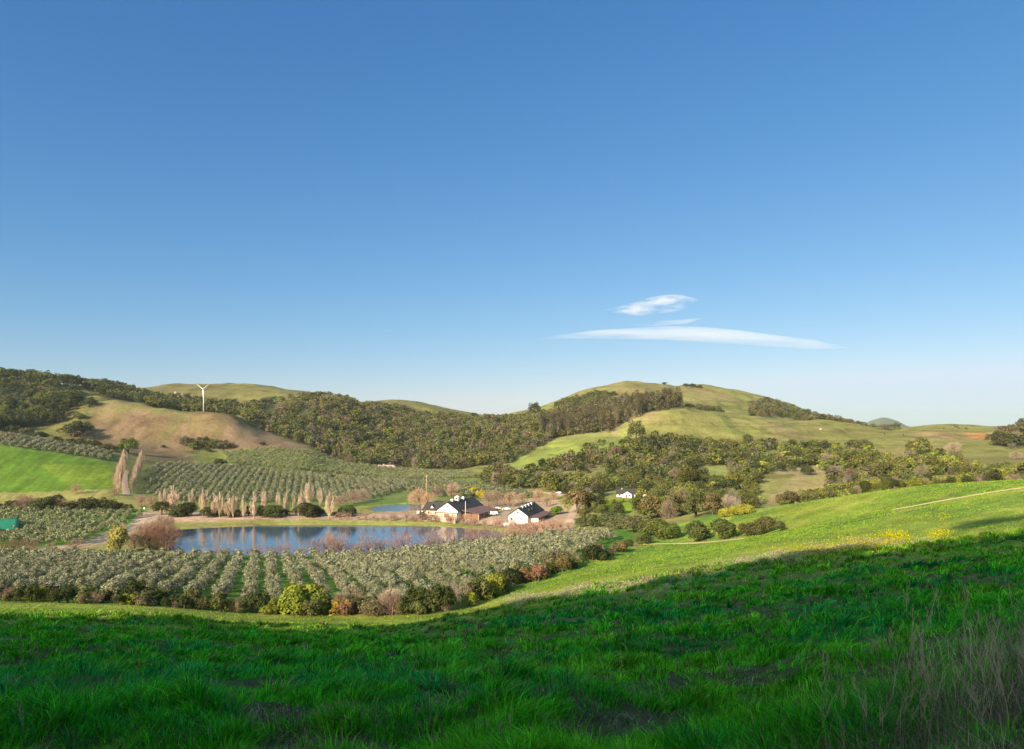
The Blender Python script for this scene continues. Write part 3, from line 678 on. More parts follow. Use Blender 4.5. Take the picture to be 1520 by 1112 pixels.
wood('ridgestrip', 8, .7, 1.1, [OAKM, OAKM, OAKD], words='in the strip below the round summit')
wood('eucalyptus', 6.8, .72, 1.22, [EUC, (.10, .085, .042), (.13, .118, .058)], (('eucalyptus_tree', .68), ('oak_tree', .32)), 'in the tall belt climbing to the summit')
wood('eastridge', 9, .7, 1.2, [OAKM, BRN, OAKM, OAKD], W_OB, 'on the ridge running down from the summit')
wood('knollback', 8, .6, 1.0, [OAKD, OAKM, BRN], words='behind the smooth green knoll')
wood('mid', 6.8, .5, 1.15, [OAKD, BRN, OAKM, OAKD, OAKM, OAKY, OAKM, LIME, OAKD], (('oak_tree', .80), ('bare_tree', .12), ('shrub', .08)), 'in the mixed wood round the white farmhouse')
wood('east', 6.0, .42, 1.0, [OAKD, BRN, OAKM, OAKM, OAKY, LIME, OAKY, OAKM], (('oak_tree', .74), ('bare_tree', .12), ('shrub', .14)), 'in the thicket behind the sunlit field')
wood('eastedge', 9, .8, 1.4, [OAKD, BRN, OAKD], W_OB, 'in the dark grove at the end of the far meadow')
print('wood trees', len(cand))
def tone(kind, c):
    if kind in ('bare_tree', 'bare_shrub'): return 'leafless grey-brown'
    r = c[0]/max(c[1], .001); v = c[1]
    if kind == 'eucalyptus_tree': return 'tall brownish'
    return 'brown-tinged' if r > 1.15 else 'dark green' if v < .095 else 'yellow-green' if v > .16 else 'mid green'
bykind = {}
for c in cand: bykind.setdefault(c[0], []).append(c)
mass_items = []
for kind, L_ in bykind.items():
    inv = [c for c in L_ if -5 < c[8] < 1525]; inv.sort(key=lambda c: -c[4]*HT[kind]/c[2])
    cap = {'oak_tree': 225, 'bare_tree': 60, 'eucalyptus_tree': 90, 'shrub': 50}.get(kind, 50)
    ind = inv[:cap]; ids = set(map(id, ind)); mass_items += [c for c in L_ if id(c) not in ids]
    for c in ind:
        word = {'oak_tree': 'oak', 'bare_tree': 'tree', 'eucalyptus_tree': 'eucalyptus', 'shrub': 'shrub'}[kind]
        plant(kind, c[1], c[2], c[4], c[7], '%s %s %s' % (tone(kind, c[7]), word, c[9]), '%ss %s' % (CAT[kind], c[9]), sx=c[5], rz=c[6], sink=.3)
mass('hillside_wood', [c[:8] for c in mass_items], M_LEAFT, 'oak woods covering the far hillsides in mixed greens and browns', 'wood')

# ---- single trees and bushes seen one by one: (kind, column, foot, height in the picture, colour, widening, label[, y range])
S = []
def put(kind, px, py, hp, col, sx, label, group=None, ymin=0, ymax=3000, name=None):
    x, y, z = at(px, py, ymin, ymax)
    s = hp*y/F/HT[kind]
    low = kind == 'oak_tree' and not name and ('bush' in label or 'shrub' in label or 'scrub' in label)
    o = plant(kind, x, y, s, jit(col, .06, .03), label, group, 'bush' if low else name, sx, sink=.15*s)
    if low: o['category'] = 'bush'
    return o
GR = 'round bushes standing in the sunlit field'
put('round_bush', 1037, 803, 30, (.085, .10, .03), 1.3, 'round dark green bush in the field, nearest the footpath, left of its twin', GR)
put('round_bush', 1073, 801, 29, (.085, .10, .03), 1.35, 'round dark green bush right of its slightly taller twin in the field', GR)
put('round_bush', 1108, 796, 20, (.10, .095, .035), 1.35, 'low brownish bush, first of the four in a clump beyond the twin bushes', GR)
put('round_bush', 1122, 795, 20, (.10, .095, .035), 1.3, 'low brownish bush, second of the four in a clump', GR)
put('round_bush', 1136, 791, 23, (.10, .095, .035), 1.3, 'tallest of the four brownish bushes in a clump', GR)
put('round_bush', 1160, 788, 14, (.10, .10, .035), 1.2, 'smallest bush, alone at the end of the clump in the sunlit field', GR)
GL = 'bushes lining the end of the orchard by the field'
for k, (px, py, hp, col) in enumerate([(862,782,13,(.10,.11,.04)),(880,783,16,(.09,.10,.035)),(900,783,19,(.11,.12,.05)),(920,785,19,(.10,.11,.045)),(940,790,22,(.11,.105,.045)),(960,796,22,(.105,.115,.035)),(978,800,24,(.105,.12,.03)),(992,800,20,(.10,.12,.03))]):
    put('round_bush', px, py, hp*1.15, col, 1.4, '%s clipped green bush from the barn side in the line ending at the field' % ordw(k+1), GL, 200, 330)
put('oak_tree', 858, 762, 42, (.15, .115, .045), 1.0, 'broad reddish-brown oak beside the farm track, largest near the barns', None, 300, 420)
put('round_bush', 868, 768, 14, OAKM, 1.2, 'dark rounded bush at the foot of the broad oak', None, 300, 420)
put('round_bush', 893, 766, 18, (.10, .115, .03), 1.2, 'clipped bush below the farmhouse lawn, nearer the broad oak', None, 300, 420)
put('round_bush', 914, 764, 20, (.085, .10, .03), 1.2, 'clipped bush below the farmhouse lawn, farther from the broad oak', None, 300, 420)
for k, (px, py, hp, col, w) in enumerate([(965,770,38,(.15,.12,.05),'brownish oak right of the farmhouse, covered in pale twigs'),(1000,768,40,(.14,.125,.05),'large brown-green oak behind the line of clipped bushes'),
        (1033,768,42,(.10,.11,.035),'tall dark oak at the corner of the sunlit field'),(1015,752,40,(.15,.165,.035),'yellow-green tree rising behind the brown oaks'),
        (1058,764,36,(.14,.11,.05),'brown oak beside the pale forked tree'),(948,762,24,(.10,.105,.04),'narrow dark oak just right of the farmhouse')]):
    put('oak_tree', px, py, hp, col, .95, w, 'oaks between the farmhouse and the field', 240, 420)
put('bare_tree', 1082, 760, 28, (.40, .31, .22), 1.1, 'pale leafless forked tree behind the sunlit field', None, 240, 420)
for k, (px, py, hp) in enumerate([(1078,767,14),(1095,765,16),(1108,763,15)]):
    put('round_bush', px, py, hp, (.30, .28, .04), 1.5, '%s golden yellow bush along the top of the sunlit field' % ORD[k], 'golden bushes at the field edge', 200, 420)
put('oak_tree', 944, 652, 32, (.10, .10, .035), .8, 'dark tree clump standing at the foot of the green knoll', None, 560, 900)
put('oak_tree', 793, 620, 24, (.075, .075, .03), .9, 'lone dark tree on the skyline saddle', None, 900, 1500)
put('oak_tree', 704, 620, 8, OAKD, 1.5, 'small dark tree on the crest of the far grassy hill', None, 900, 1500)
for k, (px, py, hp, w) in enumerate([(1018,574,5,'dark scrubby bush on the far summit crest, nearest the tall belt'),(1028,575,6,'largest dark scrubby bush on the far summit crest'),(1038,576,5,'dark scrubby bush on the far summit crest, farthest from the tall belt'),(987,571,4,'tiny dark bush on the round summit above the tall belt')]):
    put('oak_tree', px, py, hp, OAKD, 2.2, w, 'bushes on the summit crest', 1150, 1500)
for k, px in enumerate([832,843,854,866,878,889,899]):
    put('oak_tree', px, 603 - k*2.3, 9, OAKM, 1.5, '%s bush uphill in the strip beside the summit meadow' % ORD[k], 'bushes beside the summit meadow', 1120, 1450)
put('oak_tree', 911, 588, 8, OAKD, 1.1, 'small round tree alone on the summit slope', None, 1000, 1500)
put('oak_tree', 110, 649, 26, OAKD, 1.5, 'dark spreading oak at the foot of the brown hill', 'oaks on the brown hill', 560, 800)
put('oak_tree', 124, 641, 17, OAKD, 1.4, 'small oak beside the dark spreading oak', 'oaks on the brown hill', 560, 800)
put('oak_tree', 133, 603, 15, OAKD, 1.6, 'flat dark oak alone on the grassy spur', 'oaks on the brown hill', 700, 900)
put('oak_tree', 118, 622, 10, OAKM, 1.6, 'low bush below the flat oak on the spur', 'oaks on the brown hill', 600, 900)
put('oak_tree', 190, 672, 24, (.10, .14, .02), 1.1, 'bright green tree at the head of the poplar avenue', None, 560, 720)
for k, (px, py, hp, col, w) in enumerate([(278,662,16,BRN,'grey-brown'),(287,668,12,(.12,.15,.03),'bright green'),(301,664,17,OAKD,'dark'),(316,666,16,(.11,.12,.035),'mid green'),(330,667,15,BRN,'brownish'),(343,665,9,BRN,'low brown'),(308,671,8,OAKD,'small dark')]):
    put('oak_tree', px, py, hp, col, 1.3, '%s bush, %s in the thicket on the brown hillside' % (w, ORD[k]), 'thicket on the brown hillside', 560, 760)
for k, (px, py, hp, w) in enumerate([(242,665,5,'tiny scrubby bush on the brown slope above the avenue'),(390,661,6,'lone small bush high on the brown slope over the upper orchard'),(325,693,14,'dome of dark oak at the corner of the upper orchard'),(357,696,9,'low brown bush on the line between the orchards'),(378,698,7,'flat dark bush on the line between the orchards'),(395,700,6,'small bush ending the line between the orchards'),(491,713,10,'dark bush on the bank between the two orchards')]):
    put('oak_tree', px, py, hp, OAKD if k not in (3,) else BRN, 1.5, w, None, 500, 760)
for k, (px, py) in enumerate([(60,652),(85,658),(105,662),(120,666),(140,668),(158,672),(170,676),(40,646),(20,642),(3,640)]):
    put('oak_tree', px, py, random.uniform(8, 14), random.choice([OAKD, BRN, OAKD]), 1.6, '%s scrubby tree along the top of the hillside olive rows' % ordw(k+1), 'scrub above the hillside olive rows', 585, 740)
# right meadow
for k, (px, py, hp, col, w) in enumerate([(1110,660,17,OAKM,'leafy oak where the green knoll meets the wood'),(1130,662,12,OAKD,'small dark oak below the green knoll'),(1205,672,22,(.13,.15,.03),'greenest oak of the pair in the right meadow'),(1222,675,22,OAKD,'darker oak of the pair in the right meadow'),
       (1285,672,22,(.12,.11,.04),'tall brown-green oak rising from the meadow thicket'),(1355,668,16,OAKM,'rounded oak at the head of the dark diagonal clump'),(1352,678,9,OAKD,'low dark bush under the rounded oak'),(1372,684,18,OAKD,'dark oak in the middle of the diagonal clump'),
       (1395,690,20,OAKD,'dark oak low in the diagonal clump'),(1395,676,12,OAKD,'dark bush at the upper right of the diagonal clump'),(1180,742,0,OAKM,''),(1198,705,17,OAKD,'round dark bush on the tan bank'),(1176,700,10,OAKM,'flat green bush on the tan bank'),(1217,738,14,OAKD,'round dark bush at the bottom of the tan bank'),(1160,700,14,OAKD,'dark oak at the top of the tan bank'),(1170,688,18,OAKD,'twin-topped dark oak over the tan bank'),(1153,686,15,OAKM,'leafy oak beside the twin-topped oak'),(1500,722,12,OAKD,'')]):
    if hp and w: put('oak_tree', px, py, hp, col, 1.15, w, 'oaks scattered over the right-hand meadow', 290, 760)
put('bare_tree', 1415, 672, 17, (.34, .25, .18), 1.5, 'pale leafless tree in the right meadow beside the dark clump', None, 500, 760)
put('bare_tree', 1268, 676, 14, (.32, .22, .17), 1.6, 'pale leafless tree left of the tall brown-green oak', None, 500, 760)
put('bare_tree', 1508, 682, 14, (.32, .24, .17), 1.6, 'pale leafless tree near the end of the far meadow', None, 450, 800)
for k in range(26):
    px = 1262 + k*10.6 + random.uniform(-3, 3); hp = random.uniform(10, 19) if px < 1400 else random.uniform(13, 22); hp = 28 if k == 20 else hp
    py = float(np.interp(px, [1260,1300,1400,1520], [744,737,729,724]))
    col, w_ = random.choice([(OAKD,'dark'),(BRN,'brown'),(OAKD,'dark'),((.13,.14,.04),'green'),((.19,.19,.035),'yellow-green'),(OAKM,'green')])
    kd = random.choice(['oak_tree','oak_tree','round_bush','bare_tree'])
    if kd == 'bare_tree': col, w_ = (.27,.2,.14), 'leafless pale'
    put(kd, px, py, hp, col, 1.15, '%s bush, %s from the golden bushes along the top edge of the sunlit field' % (w_, ordw(k+1)), 'bushes peeping over the sunlit field', 215, 330)
# ---- dark shrubs between the small orchard and the green field
GH = 'dark shrubs between the small orchard and the green field'
hx = [4,18,30,42,55,66,78,90,101,112,124,135,147,158,168,178,190]
for k, px in enumerate(hx):
    kind = 'bare_tree' if k in (2, 3, 7, 9, 12) else 'oak_tree'; hp = [14,20,24,26,20,26,28,24,20,20,22,26,24,24,18,16,14][k]
    col = (.24,.16,.11) if kind == 'bare_tree' else random.choice([OAKD, (.05,.055,.02), (.075,.085,.03)])
    put(kind, px, 760 + (k % 3), hp, col, 1.25, '%s %s from the left in the dark belt above the small orchard' % (ordw(k+1), 'leafless shrub' if kind == 'bare_tree' else 'dark shrub'), GH, 340, 440)
for k, (px, py, hp) in enumerate([(113,733,16),(210,752,20),(225,754,20),(33,748,18),(170,735,12)]):
    put('bare_tree', px, py, hp, TAN, 1.2, ['tan leafless tree standing against the green field','pinkish leafless tree where the avenue meets the road','pinkish leafless tree just right of the avenue foot','rounded tan leafless tree over the dark belt','tan leafless bush at the foot of the avenue'][k], None, 380, 460)
put('oak_tree', 240, 764, 22, OAKD, 1.1, 'dark evergreen bush by the white post on the road', None, 340, 430)

# ---- poplars behind the pond
GP = 'bare poplars in a row behind the pond'
POP = [(244,760,36,1.3),(256,762,38,1.5),(272,763,20,.8),(285,765,37,1.0),(301,767,38,1.1),(318,768,34,1.2),(326,768,36,.9),(339,769,36,1.3),(346,769,30,1.0),(352,768,32,.8),(361,769,32,.8),(377,770,38,1.0),(390,764,32,1.0),(411,766,35,1.0),(425,766,34,.9),(437,764,24,.6),(443,768,26,.7),(447,766,38,1.0),(458,752,34,1.2),(475,752,30,.9),(489,770,37,1.0)]
for k, (px, py, hp, sx) in enumerate(POP):
    put('poplar_tree', px, py, hp*random.uniform(.98, 1.2), (.50, .37, .25), sx*random.uniform(.95, 1.25), '%s bare tan poplar from the left in the row behind the pond' % ordw(k+1), GP, 352, 440)
# low evergreen shrubs between the poplars
for k, px in enumerate([262,272,280,308,318,329,338,384,396,408,420,448,458,466,476,500,512,370,352]):
    put(random.choice(['oak_tree', 'round_bush', 'oak_tree']), px + random.uniform(-3, 3), 768-(k % 3), random.uniform(9, 22), random.choice([OAKD, (.065,.08,.025), (.055,.06,.02)]), 1.6, 'dark evergreen bush between the poplars behind the pond', 'dark bushes under the poplars', 352, 420)
# avenue of poplars climbing left of the orchard
for side, sw in ((0, 'left'), (1, 'right')):
    n = 11
    for k in range(n):
        t = k/(n-1)
        px = (175 + 9*t) if side == 0 else (197 + 13*t); py = 731 - 36*t
        put('poplar_tree', px, py, 36 - 6*t if side == 0 else 27 + 2*t, (.42, .31, .21), 1.05, '%s bare poplar uphill on the %s side of the avenue' % (ORD[k], sw), 'bare poplars lining the avenue', 400, 640)

# ---- hedge at the foot of the near slope
GG = 'bushes of the hedge at the foot of the near slope'
HL = [(-20,893),(100,896),(200,899),(300,906),(400,914),(500,916),(600,914),(660,910),(700,899),(740,884),(780,868),(830,850),(880,834),(920,822),(948,814)]
hpx = list(np.arange(-12, 960, 7.5)); k = 0
HC = [((.045,.055,.02),'dark green'),((.06,.07,.022),'dark green'),((.12,.125,.04),'olive green'),((.20,.21,.03),'yellow-green'),((.20,.115,.05),'rust-tinted'),((.15,.125,.06),'grey-brown')]
for px in hpx:
    px += random.uniform(-4, 4); py = float(np.interp(px, [a for a, b in HL], [b for a, b in HL]))
    w = [5, 5, 5, 1.2, .08, 2.5]
    if 395 < px < 470 or 680 < px < 760: w = [2, 2, 4, 4, .1, 1]
    if 760 < px < 830: w = [3, 3, 2, 1, 1.2, 2.5]
    if px > 860: w = [2, 3, 3, .5, .8, 3]
    col, cw = random.choices(HC, w)[0]
    sc_ = {True: 26, False: 30}[px < 300]; hp = random.choice([.5, .6, .7, .8, .95, 1.2])*random.uniform(.9, 1.1)*np.interp(px, [0,300,450,700,800,950], [24,26,34,34,26,17])
    kind = random.choices(['shrub', 'oak_tree', 'bare_shrub', 'bare_tree'], [3.5, 4, 2, .7])[0]
    if kind in ('bare_shrub', 'bare_tree'): col = random.choice([(.30,.21,.15),(.26,.17,.12)]); cw = 'leafless tan'
    k += 1
    put(kind, px, py - random.uniform(0, 7), hp, col, 1.15 if kind != 'oak_tree' else .9, '%s %s in the hedge below the near slope, counted from the left' % (cw, ordw(k) + ' bush'), GG, 118, 260)
for k, (px, py, hp, kind, col, lab) in enumerate([(200,897,38,'oak_tree',(.05,.06,.02),'tallest dark tree of the hedge, its pale stem showing'),(435,914,40,'round_bush',(.19,.21,.03),'big yellow-green rounded bush in the hedge'),(470,912,34,'round_bush',(.15,.17,.03),'olive yellow bush right of the big rounded one in the hedge'),
        (580,912,44,'bare_tree',(.42,.33,.22),'pale leafless tree standing up from the hedge'),(655,908,40,'round_bush',(.055,.065,.022),'broad dark bush in the hedge where it turns uphill'),(625,910,38,'round_bush',(.06,.07,.022),'dark bush left of the broad dark one in the hedge'),
        (735,884,34,'round_bush',(.20,.20,.03),'yellow-green bush on the uphill part of the hedge'),(800,864,28,'oak_tree',(.24,.13,.07),'rust-coloured small tree on the uphill part of the hedge'),(505,913,26,'shrub',(.33,.22,.04),'golden shrub in the hedge beside a reddish one'),(516,914,22,'shrub',(.20,.10,.06),'reddish shrub in the hedge beside a golden one'),
        (835,850,24,'oak_tree',(.17,.13,.05),'brown rounded tree in the hedge at mid slope'),(925,820,16,'shrub',(.19,.12,.04),'russet shrub at the top end of the hedge')]):
    put(kind, px, py-1, hp, col, 1.0, lab, GG, 118, 260)

# ---- bare willows round the pond and tan trees near the barns
GW = 'leafless reddish willows on the near bank of the pond'
k = 0
for px in np.arange(285, 800, 13.0):
    k += 1; p = px + random.uniform(-5, 5)
    hp = np.interp(p, [285,400,500,560,760,800], [14,22,36,36,32,22])*random.uniform(.55, 1.15)
    y = 257 + random.uniform(-3, 3) if p < 700 else 262 + random.uniform(-3, 4); x = (p-CX)/F*y
    if float(poly_dist(np.array([x]), np.array([y]), POND)[0]) < .5: y -= 4
    x = (p-CX)/F*y
    plant('bare_shrub', x, y, hp*y/F/HT['bare_shrub'], jit((.25,.15,.115), .15), '%s leafless reddish willow from the left along the near bank' % ordw(k), GW, sx=1.25)
k = 0
for px, py, hp, col in [(200,816,30,(.25,.155,.11)),(212,812,38,(.25,.15,.11)),(222,815,40,RED),(234,816,42,RED),(246,816,42,RED),(256,814,38,RED),(240,796,34,(.27,.17,.12)),(228,800,30,(.27,.17,.12)),(252,790,26,(.25,.15,.11)),
                        (50,822,26,(.22,.14,.10)),(20,822,24,(.22,.14,.10)),(75,824,22,(.24,.16,.12)),(112,824,28,(.27,.18,.12)),(6,824,22,(.22,.14,.10)),(35,818,20,(.22,.14,.10))]:
    k += 1
    put('bare_tree', px, py, hp, col, .95, '%s leafless purplish-brown thicket tree round the left end of the pond' % ordw(k), 'leafless thicket at the left end of the pond', 240, 400)
put('round_bush', 178, 820, 40, (.28, .25, .07), .8, 'yellow-green willow beside the bend of the dirt road', None, 240, 330)
put('bare_tree', 182, 800, 26, (.45, .30, .17), .6, 'golden bare sapling behind the yellow-green willow', None, 240, 400)
k = 0
for px in np.arange(505, 850, 12.0):
    k += 1; p = px + random.uniform(-4, 4)
    put('bare_shrub', p, np.interp(p, [500,640,760,850], [771,775,785,786]), random.uniform(10, 17)*(1.3 if 600 < p < 770 else 1), (.30,.18,.13), 1.3, '%s leafless pink-brown shrub from the left on the far bank' % ordw(k), 'leafless shrubs on the far bank of the pond', 262, 372)
k = 0
for px, py, hp in [(760,797,20),(772,796,26),(784,795,28),(796,794,28),(808,792,27),(820,790,25),(832,788,22)]:
    k += 1
    put('bare_shrub', px, py, hp, (.34,.19,.13), 1.1, '%s tall pink-brown withy clump from the pond tip toward the track' % ordw(k), 'withy clumps at the right tip of the pond', 240, 360)
for k, (px, py, hp, col, sx, lab) in enumerate([(622,752,30,(.42,.27,.165),1.15,'large tan leafless tree left of the big barn'),(636,752,24,(.42,.27,.165),1.0,'tan leafless tree just behind the palm'),(612,748,20,(.36,.24,.15),1.0,'smaller tan leafless tree over the small pond'),
        (672,738,24,(.40,.26,.17),1.1,'tan leafless tree behind the big barn roof'),(650,738,18,(.25,.17,.13),1.2,'grey leafless tree behind the big barn'),(725,752,26,(.30,.21,.14),1.1,'leafless brown tree behind the parked trucks'),(738,752,28,(.32,.22,.15),1.0,'second leafless brown tree behind the parked trucks'),
        (757,752,26,(.38,.25,.16),1.2,'broad tan leafless tree left of the white barn'),(775,748,18,(.34,.23,.15),1.2,'low tan leafless tree behind the white barn'),(800,745,20,(.36,.23,.16),1.2,'pinkish leafless tree right of the white barn roof'),(812,752,16,(.34,.22,.15),1.2,'pinkish leafless bush by the farm track'),
        (822,742,14,(.34,.21,.15),1.3,'flat pinkish bush by the valley track'),(540,744,20,(.30,.21,.15),1.3,'grey-pink leafless tree left of the small pond'),(525,748,24,(.30,.21,.15),1.3,'broad grey-pink leafless tree at the orchard corner'),(505,752,18,(.33,.22,.14),1.2,'pinkish leafless tree near the last poplar'),(520,764,14,(.25,.17,.11),1.5,'brown leafless bush on the bank below the small pond')]):
    put('bare_tree', px, py, hp, col, sx, lab, 'leafless trees round the farm yard', 350, 480)
for k, (px, py, hp, lab) in enumerate([(648,728,8,'bright yellow broom bush left of the tan tree'),(660,728,9,'bright yellow broom bush between two tan trees'),(702,736,14,'bright yellow broom bush behind the big barn, nearest its roof'),(714,740,13,'bright yellow broom bush behind the big barn, right of its twin'),(688,732,9,'small yellow-green broom bush behind the barn ridge')]):
    put('round_bush', px, py, hp, (.36, .30, .02), 1.2, lab, 'yellow broom bushes behind the barn', 380, 600)
put('round_bush', 826, 764, 12, (.12, .20, .02), 1.6, 'bright green bush by the fork of the farm track', None, 300, 430)
for k, (px, py, hp) in enumerate([(897,748,7),(910,747,7),(922,746,6)]):
    put('round_bush', px, py, hp, (.25, .27, .03), 1.8, '%s yellow-green shrub from the left on the farmhouse lawn' % ORD[k], 'shrubs on the farmhouse lawn', 330, 470)
# ------------------------------------------------------------------ wind turbine
M_WHITE = mat_plain('white_paint', (.78, .77, .74), .5, .03)
M_WALL = mat_plain('white_wall', (.60, .58, .53), .8, .06, 1.5)
M_TANWALL = mat_plain('tan_wall', (.52, .40, .29), .85, .12, 1.2)
M_ROOF = mat_plain('dark_shingle', (.045, .038, .036), .85, .3, 3)
M_BROOF = mat_plain('brown_metal_roof', (.15, .085, .065), .7, .25, 2)
M_WOOD = mat_plain('brown_boards', (.20, .105, .065), .85, .3, 3)
M_GLASS = mat_plain('dark_glass', (.03, .035, .04), .15, .1, 1, spec=.6)
M_BLACK = mat_plain('black_rubber', (.02, .02, .02), .8, .1)
M_NET = mat_plain('green_netting', (.012, .17, .085), .7, .12, 1.5)
M_ROCK = mat_plain('rock', (.30, .24, .17), .95, .3, .8)
def frame(o): return o
x, y, z = at(302, 611, 650, 860)
k = y/F
wt = empty('wind_turbine', (x, y, z), 'white three-bladed wind turbine on the crest of the brown hill', 'wind turbine')
H = 33*k
MB().tube([(0,0,-1),(0,0,H*.5),(0,0,H)], [.52*k, .44*k, .34*k], 14).obj('tower', M_WHITE, wt, smooth=True)
b = MB().tube([(0,1.6,H+.3),(0,.8,H+.3),(0,-1.0,H+.3),(0,-1.5,H+.3)], [.35,.62,.55,.25], 10).obj('nacelle', M_WHITE, wt, smooth=True)
MB().tube([(0,-1.4,H+.3),(0,-1.9,H+.3),(0,-2.2,H+.3)], [.5,.45,.1], 10).obj('hub', M_WHITE, wt, smooth=True)
for ang in (-52, 52, 178):
    a = math.radians(ang); L_ = 10.8*k if abs(ang) < 90 else 12*k
    b = MB(); n = 7
    for i in range(n):
        t = i/(n-1); w = (1.15*(1-.55*t))*k*(.55 if i == 0 else 1)*.62; th_ = .16*(1-.7*t)*k
        r = t*L_; cx_, cz_ = math.sin(a)*r, math.cos(a)*r; ux, uz = math.cos(a), -math.sin(a)
        b.v += [(cx_-ux*w*.4, -1.75-th_, H+.3+cz_-uz*w*.4), (cx_+ux*w*.6, -1.7, H+.3+cz_+uz*w*.6), (cx_-ux*w*.4, -1.7+th_, H+.3+cz_-uz*w*.4)]
    for i in range(n-1):
        for q in range(3): b.f.append((i*3+q, i*3+(q+1) % 3, i*3+3+(q+1) % 3, i*3+3+q))
    b.f += [(0,2,1), (3*n-3,3*n-2,3*n-1)]
    b.obj('blade', M_WHITE, wt)

# ------------------------------------------------------------------ buildings
def gable(mb_w, mb_r, x0, x1, y0, y1, z0, ze, zr, over=.5, th=.22, axis='y'):
    """walls with two gables and a pitched roof; the ridge runs along y"""
    xm = (x0+x1)/2
    w = [(x0,y0,z0),(x1,y0,z0),(x1,y1,z0),(x0,y1,z0),(x0,y0,ze),(x1,y0,ze),(x1,y1,ze),(x0,y1,ze),(xm,y0,zr),(xm,y1,zr)]
    mb_w.add(w, [(0,1,5,8,4),(2,3,7,9,6),(1,2,6,5),(3,0,4,7)])
    s = (zr-ze)/(xm-x0)
    for sg, xe in ((-1, x0), (1, x1)):
        xo = xe + sg*over; zo = ze - over*s + .02
        a = [(xm,y0-over,zr+.02),(xo,y0-over,zo),(xo,y1+over,zo),(xm,y1+over,zr+.02)]
        top = [(p[0],p[1],p[2]+th) for p in a]
        mb_r.add(a+top, [(0,1,2,3),(4,7,6,5),(0,4,5,1),(1,5,6,2),(2,6,7,3),(3,7,4,0)])
def building(name, px, py, y, zb, rot, label, cat, group=None):
    x = (px-CX)/F*y
    return empty(name, (x, y, zb), label, cat, group, rot)
def window(parent, x, y, z, w, h, face='y', s=-1):
    b = MB(); d = .06*s
    if face == 'y':
        f = MB().box(x-w/2-.1, x+w/2+.1, min(y, y+d), max(y, y+d), z-.1, z+h+.1).obj('window', M_WHITE, parent)
        MB().box(x-w/2, x+w/2, min(y+d, y+d*1.6), max(y+d, y+d*1.6), z, z+h).obj('pane', M_GLASS, f)
    else:
        f = MB().box(min(x, x+d), max(x, x+d), y-w/2-.1, y+w/2+.1, z-.1, z+h+.1).obj('window', M_WHITE, parent)
        MB().box(min(x+d, x+d*1.6), max(x+d, x+d*1.6), y-w/2, y+w/2, z, z+h).obj('pane', M_GLASS, f)
def door(parent, x, y, z, w, h, mat):
    d = MB().box(x-w/2, x+w/2, y-.07, y, z, z+h).obj('door', mat, parent)
    MB().box(x+w*.32, x+w*.32+.12, y-.15, y-.07, z+h*.45, z+h*.45+.3).obj('handle', M_BLACK, d)
def cupola(parent, x, y, z, w, h):
    c = MB().box(x-w/2, x+w/2, y-w/2, y+w/2, z-.9, z+h).obj('cupola', M_WHITE, parent)
    b = MB(); e = w*.62
    b.add([(x-e,y-e,z+h),(x+e,y-e,z+h),(x+e,y+e,z+h),(x-e,y+e,z+h),(x,y,z+h+w*.38)], [(0,3,2,1),(0,1,4),(1,2,4),(2,3,4),(3,0,4)])
    b.obj('cupola_roof', M_WHITE, c)
    MB().box(x-w*.32, x+w*.32, y-w/2-.04, y-w/2, z+h*.25, z+h*.8).obj('louvre', M_GLASS, c)
# the big barn
zb = -45.1
bn = building('barn', 664, 770, 354, zb, -math.atan2(11, 26), 'big white gabled barn with black roof and brown lean-to by the pond', 'barn')
w, r = MB(), MB(); gable(w, r, -5.6, 5.6, 0, 28, -1.5, 4.2, 8.0, .6)
w.obj('wall', M_WALL, bn); rf = r.obj('roof', M_ROOF, bn)
for yy, cw_, chh in ((5, 1.1, .7), (10.5, 1.9, 1.5), (17, 1.1, .8)): cupola(bn, 0, yy, 8.2, cw_, chh)
b = MB().add([(5.6,3,4.15),(15.5,3,2.7),(15.5,27,2.7),(5.6,27,4.15),(5.6,3,3.95),(15.5,3,2.5),(15.5,27,2.5),(5.6,27,3.95)], [(0,1,2,3),(4,7,6,5),(0,4,5,1),(1,5,6,2),(2,6,7,3),(3,7,4,0)])
b.obj('lean_to_roof', M_BROOF, bn)
b = MB().box(5.65, 15.0, 3.6, 3.8, -1.5, 2.6).box(14.8, 15.0, 3.8, 26.5, -1.5, 2.45); b.obj('lean_to_wall', M_WOOD, bn)
for k_ in range(5): MB().box(15.15, 15.35, 3.2+k_*5.8, 3.4+k_*5.8, -1.5, 2.5).obj('post', M_TANWALL, bn)
door(bn, 0, -.9, 0, 2.6, 2.6, M_WOOD); window(bn, 0, 0, 5.6, .7, .7)
MB().box(-5.62, 5.62, -.9, -.12, -1.5, 3.0).obj('front_lean_to', M_TANWALL, bn)
MB().box(-5.9, 5.9, -1.3, -.1, 3.02, 3.15).obj('porch_roof', M_BROOF, bn)
MB().box(-9.5, 6.2, -3.6, -3.4, -1.5, 1.3).obj('yard_wall', M_TANWALL, bn)
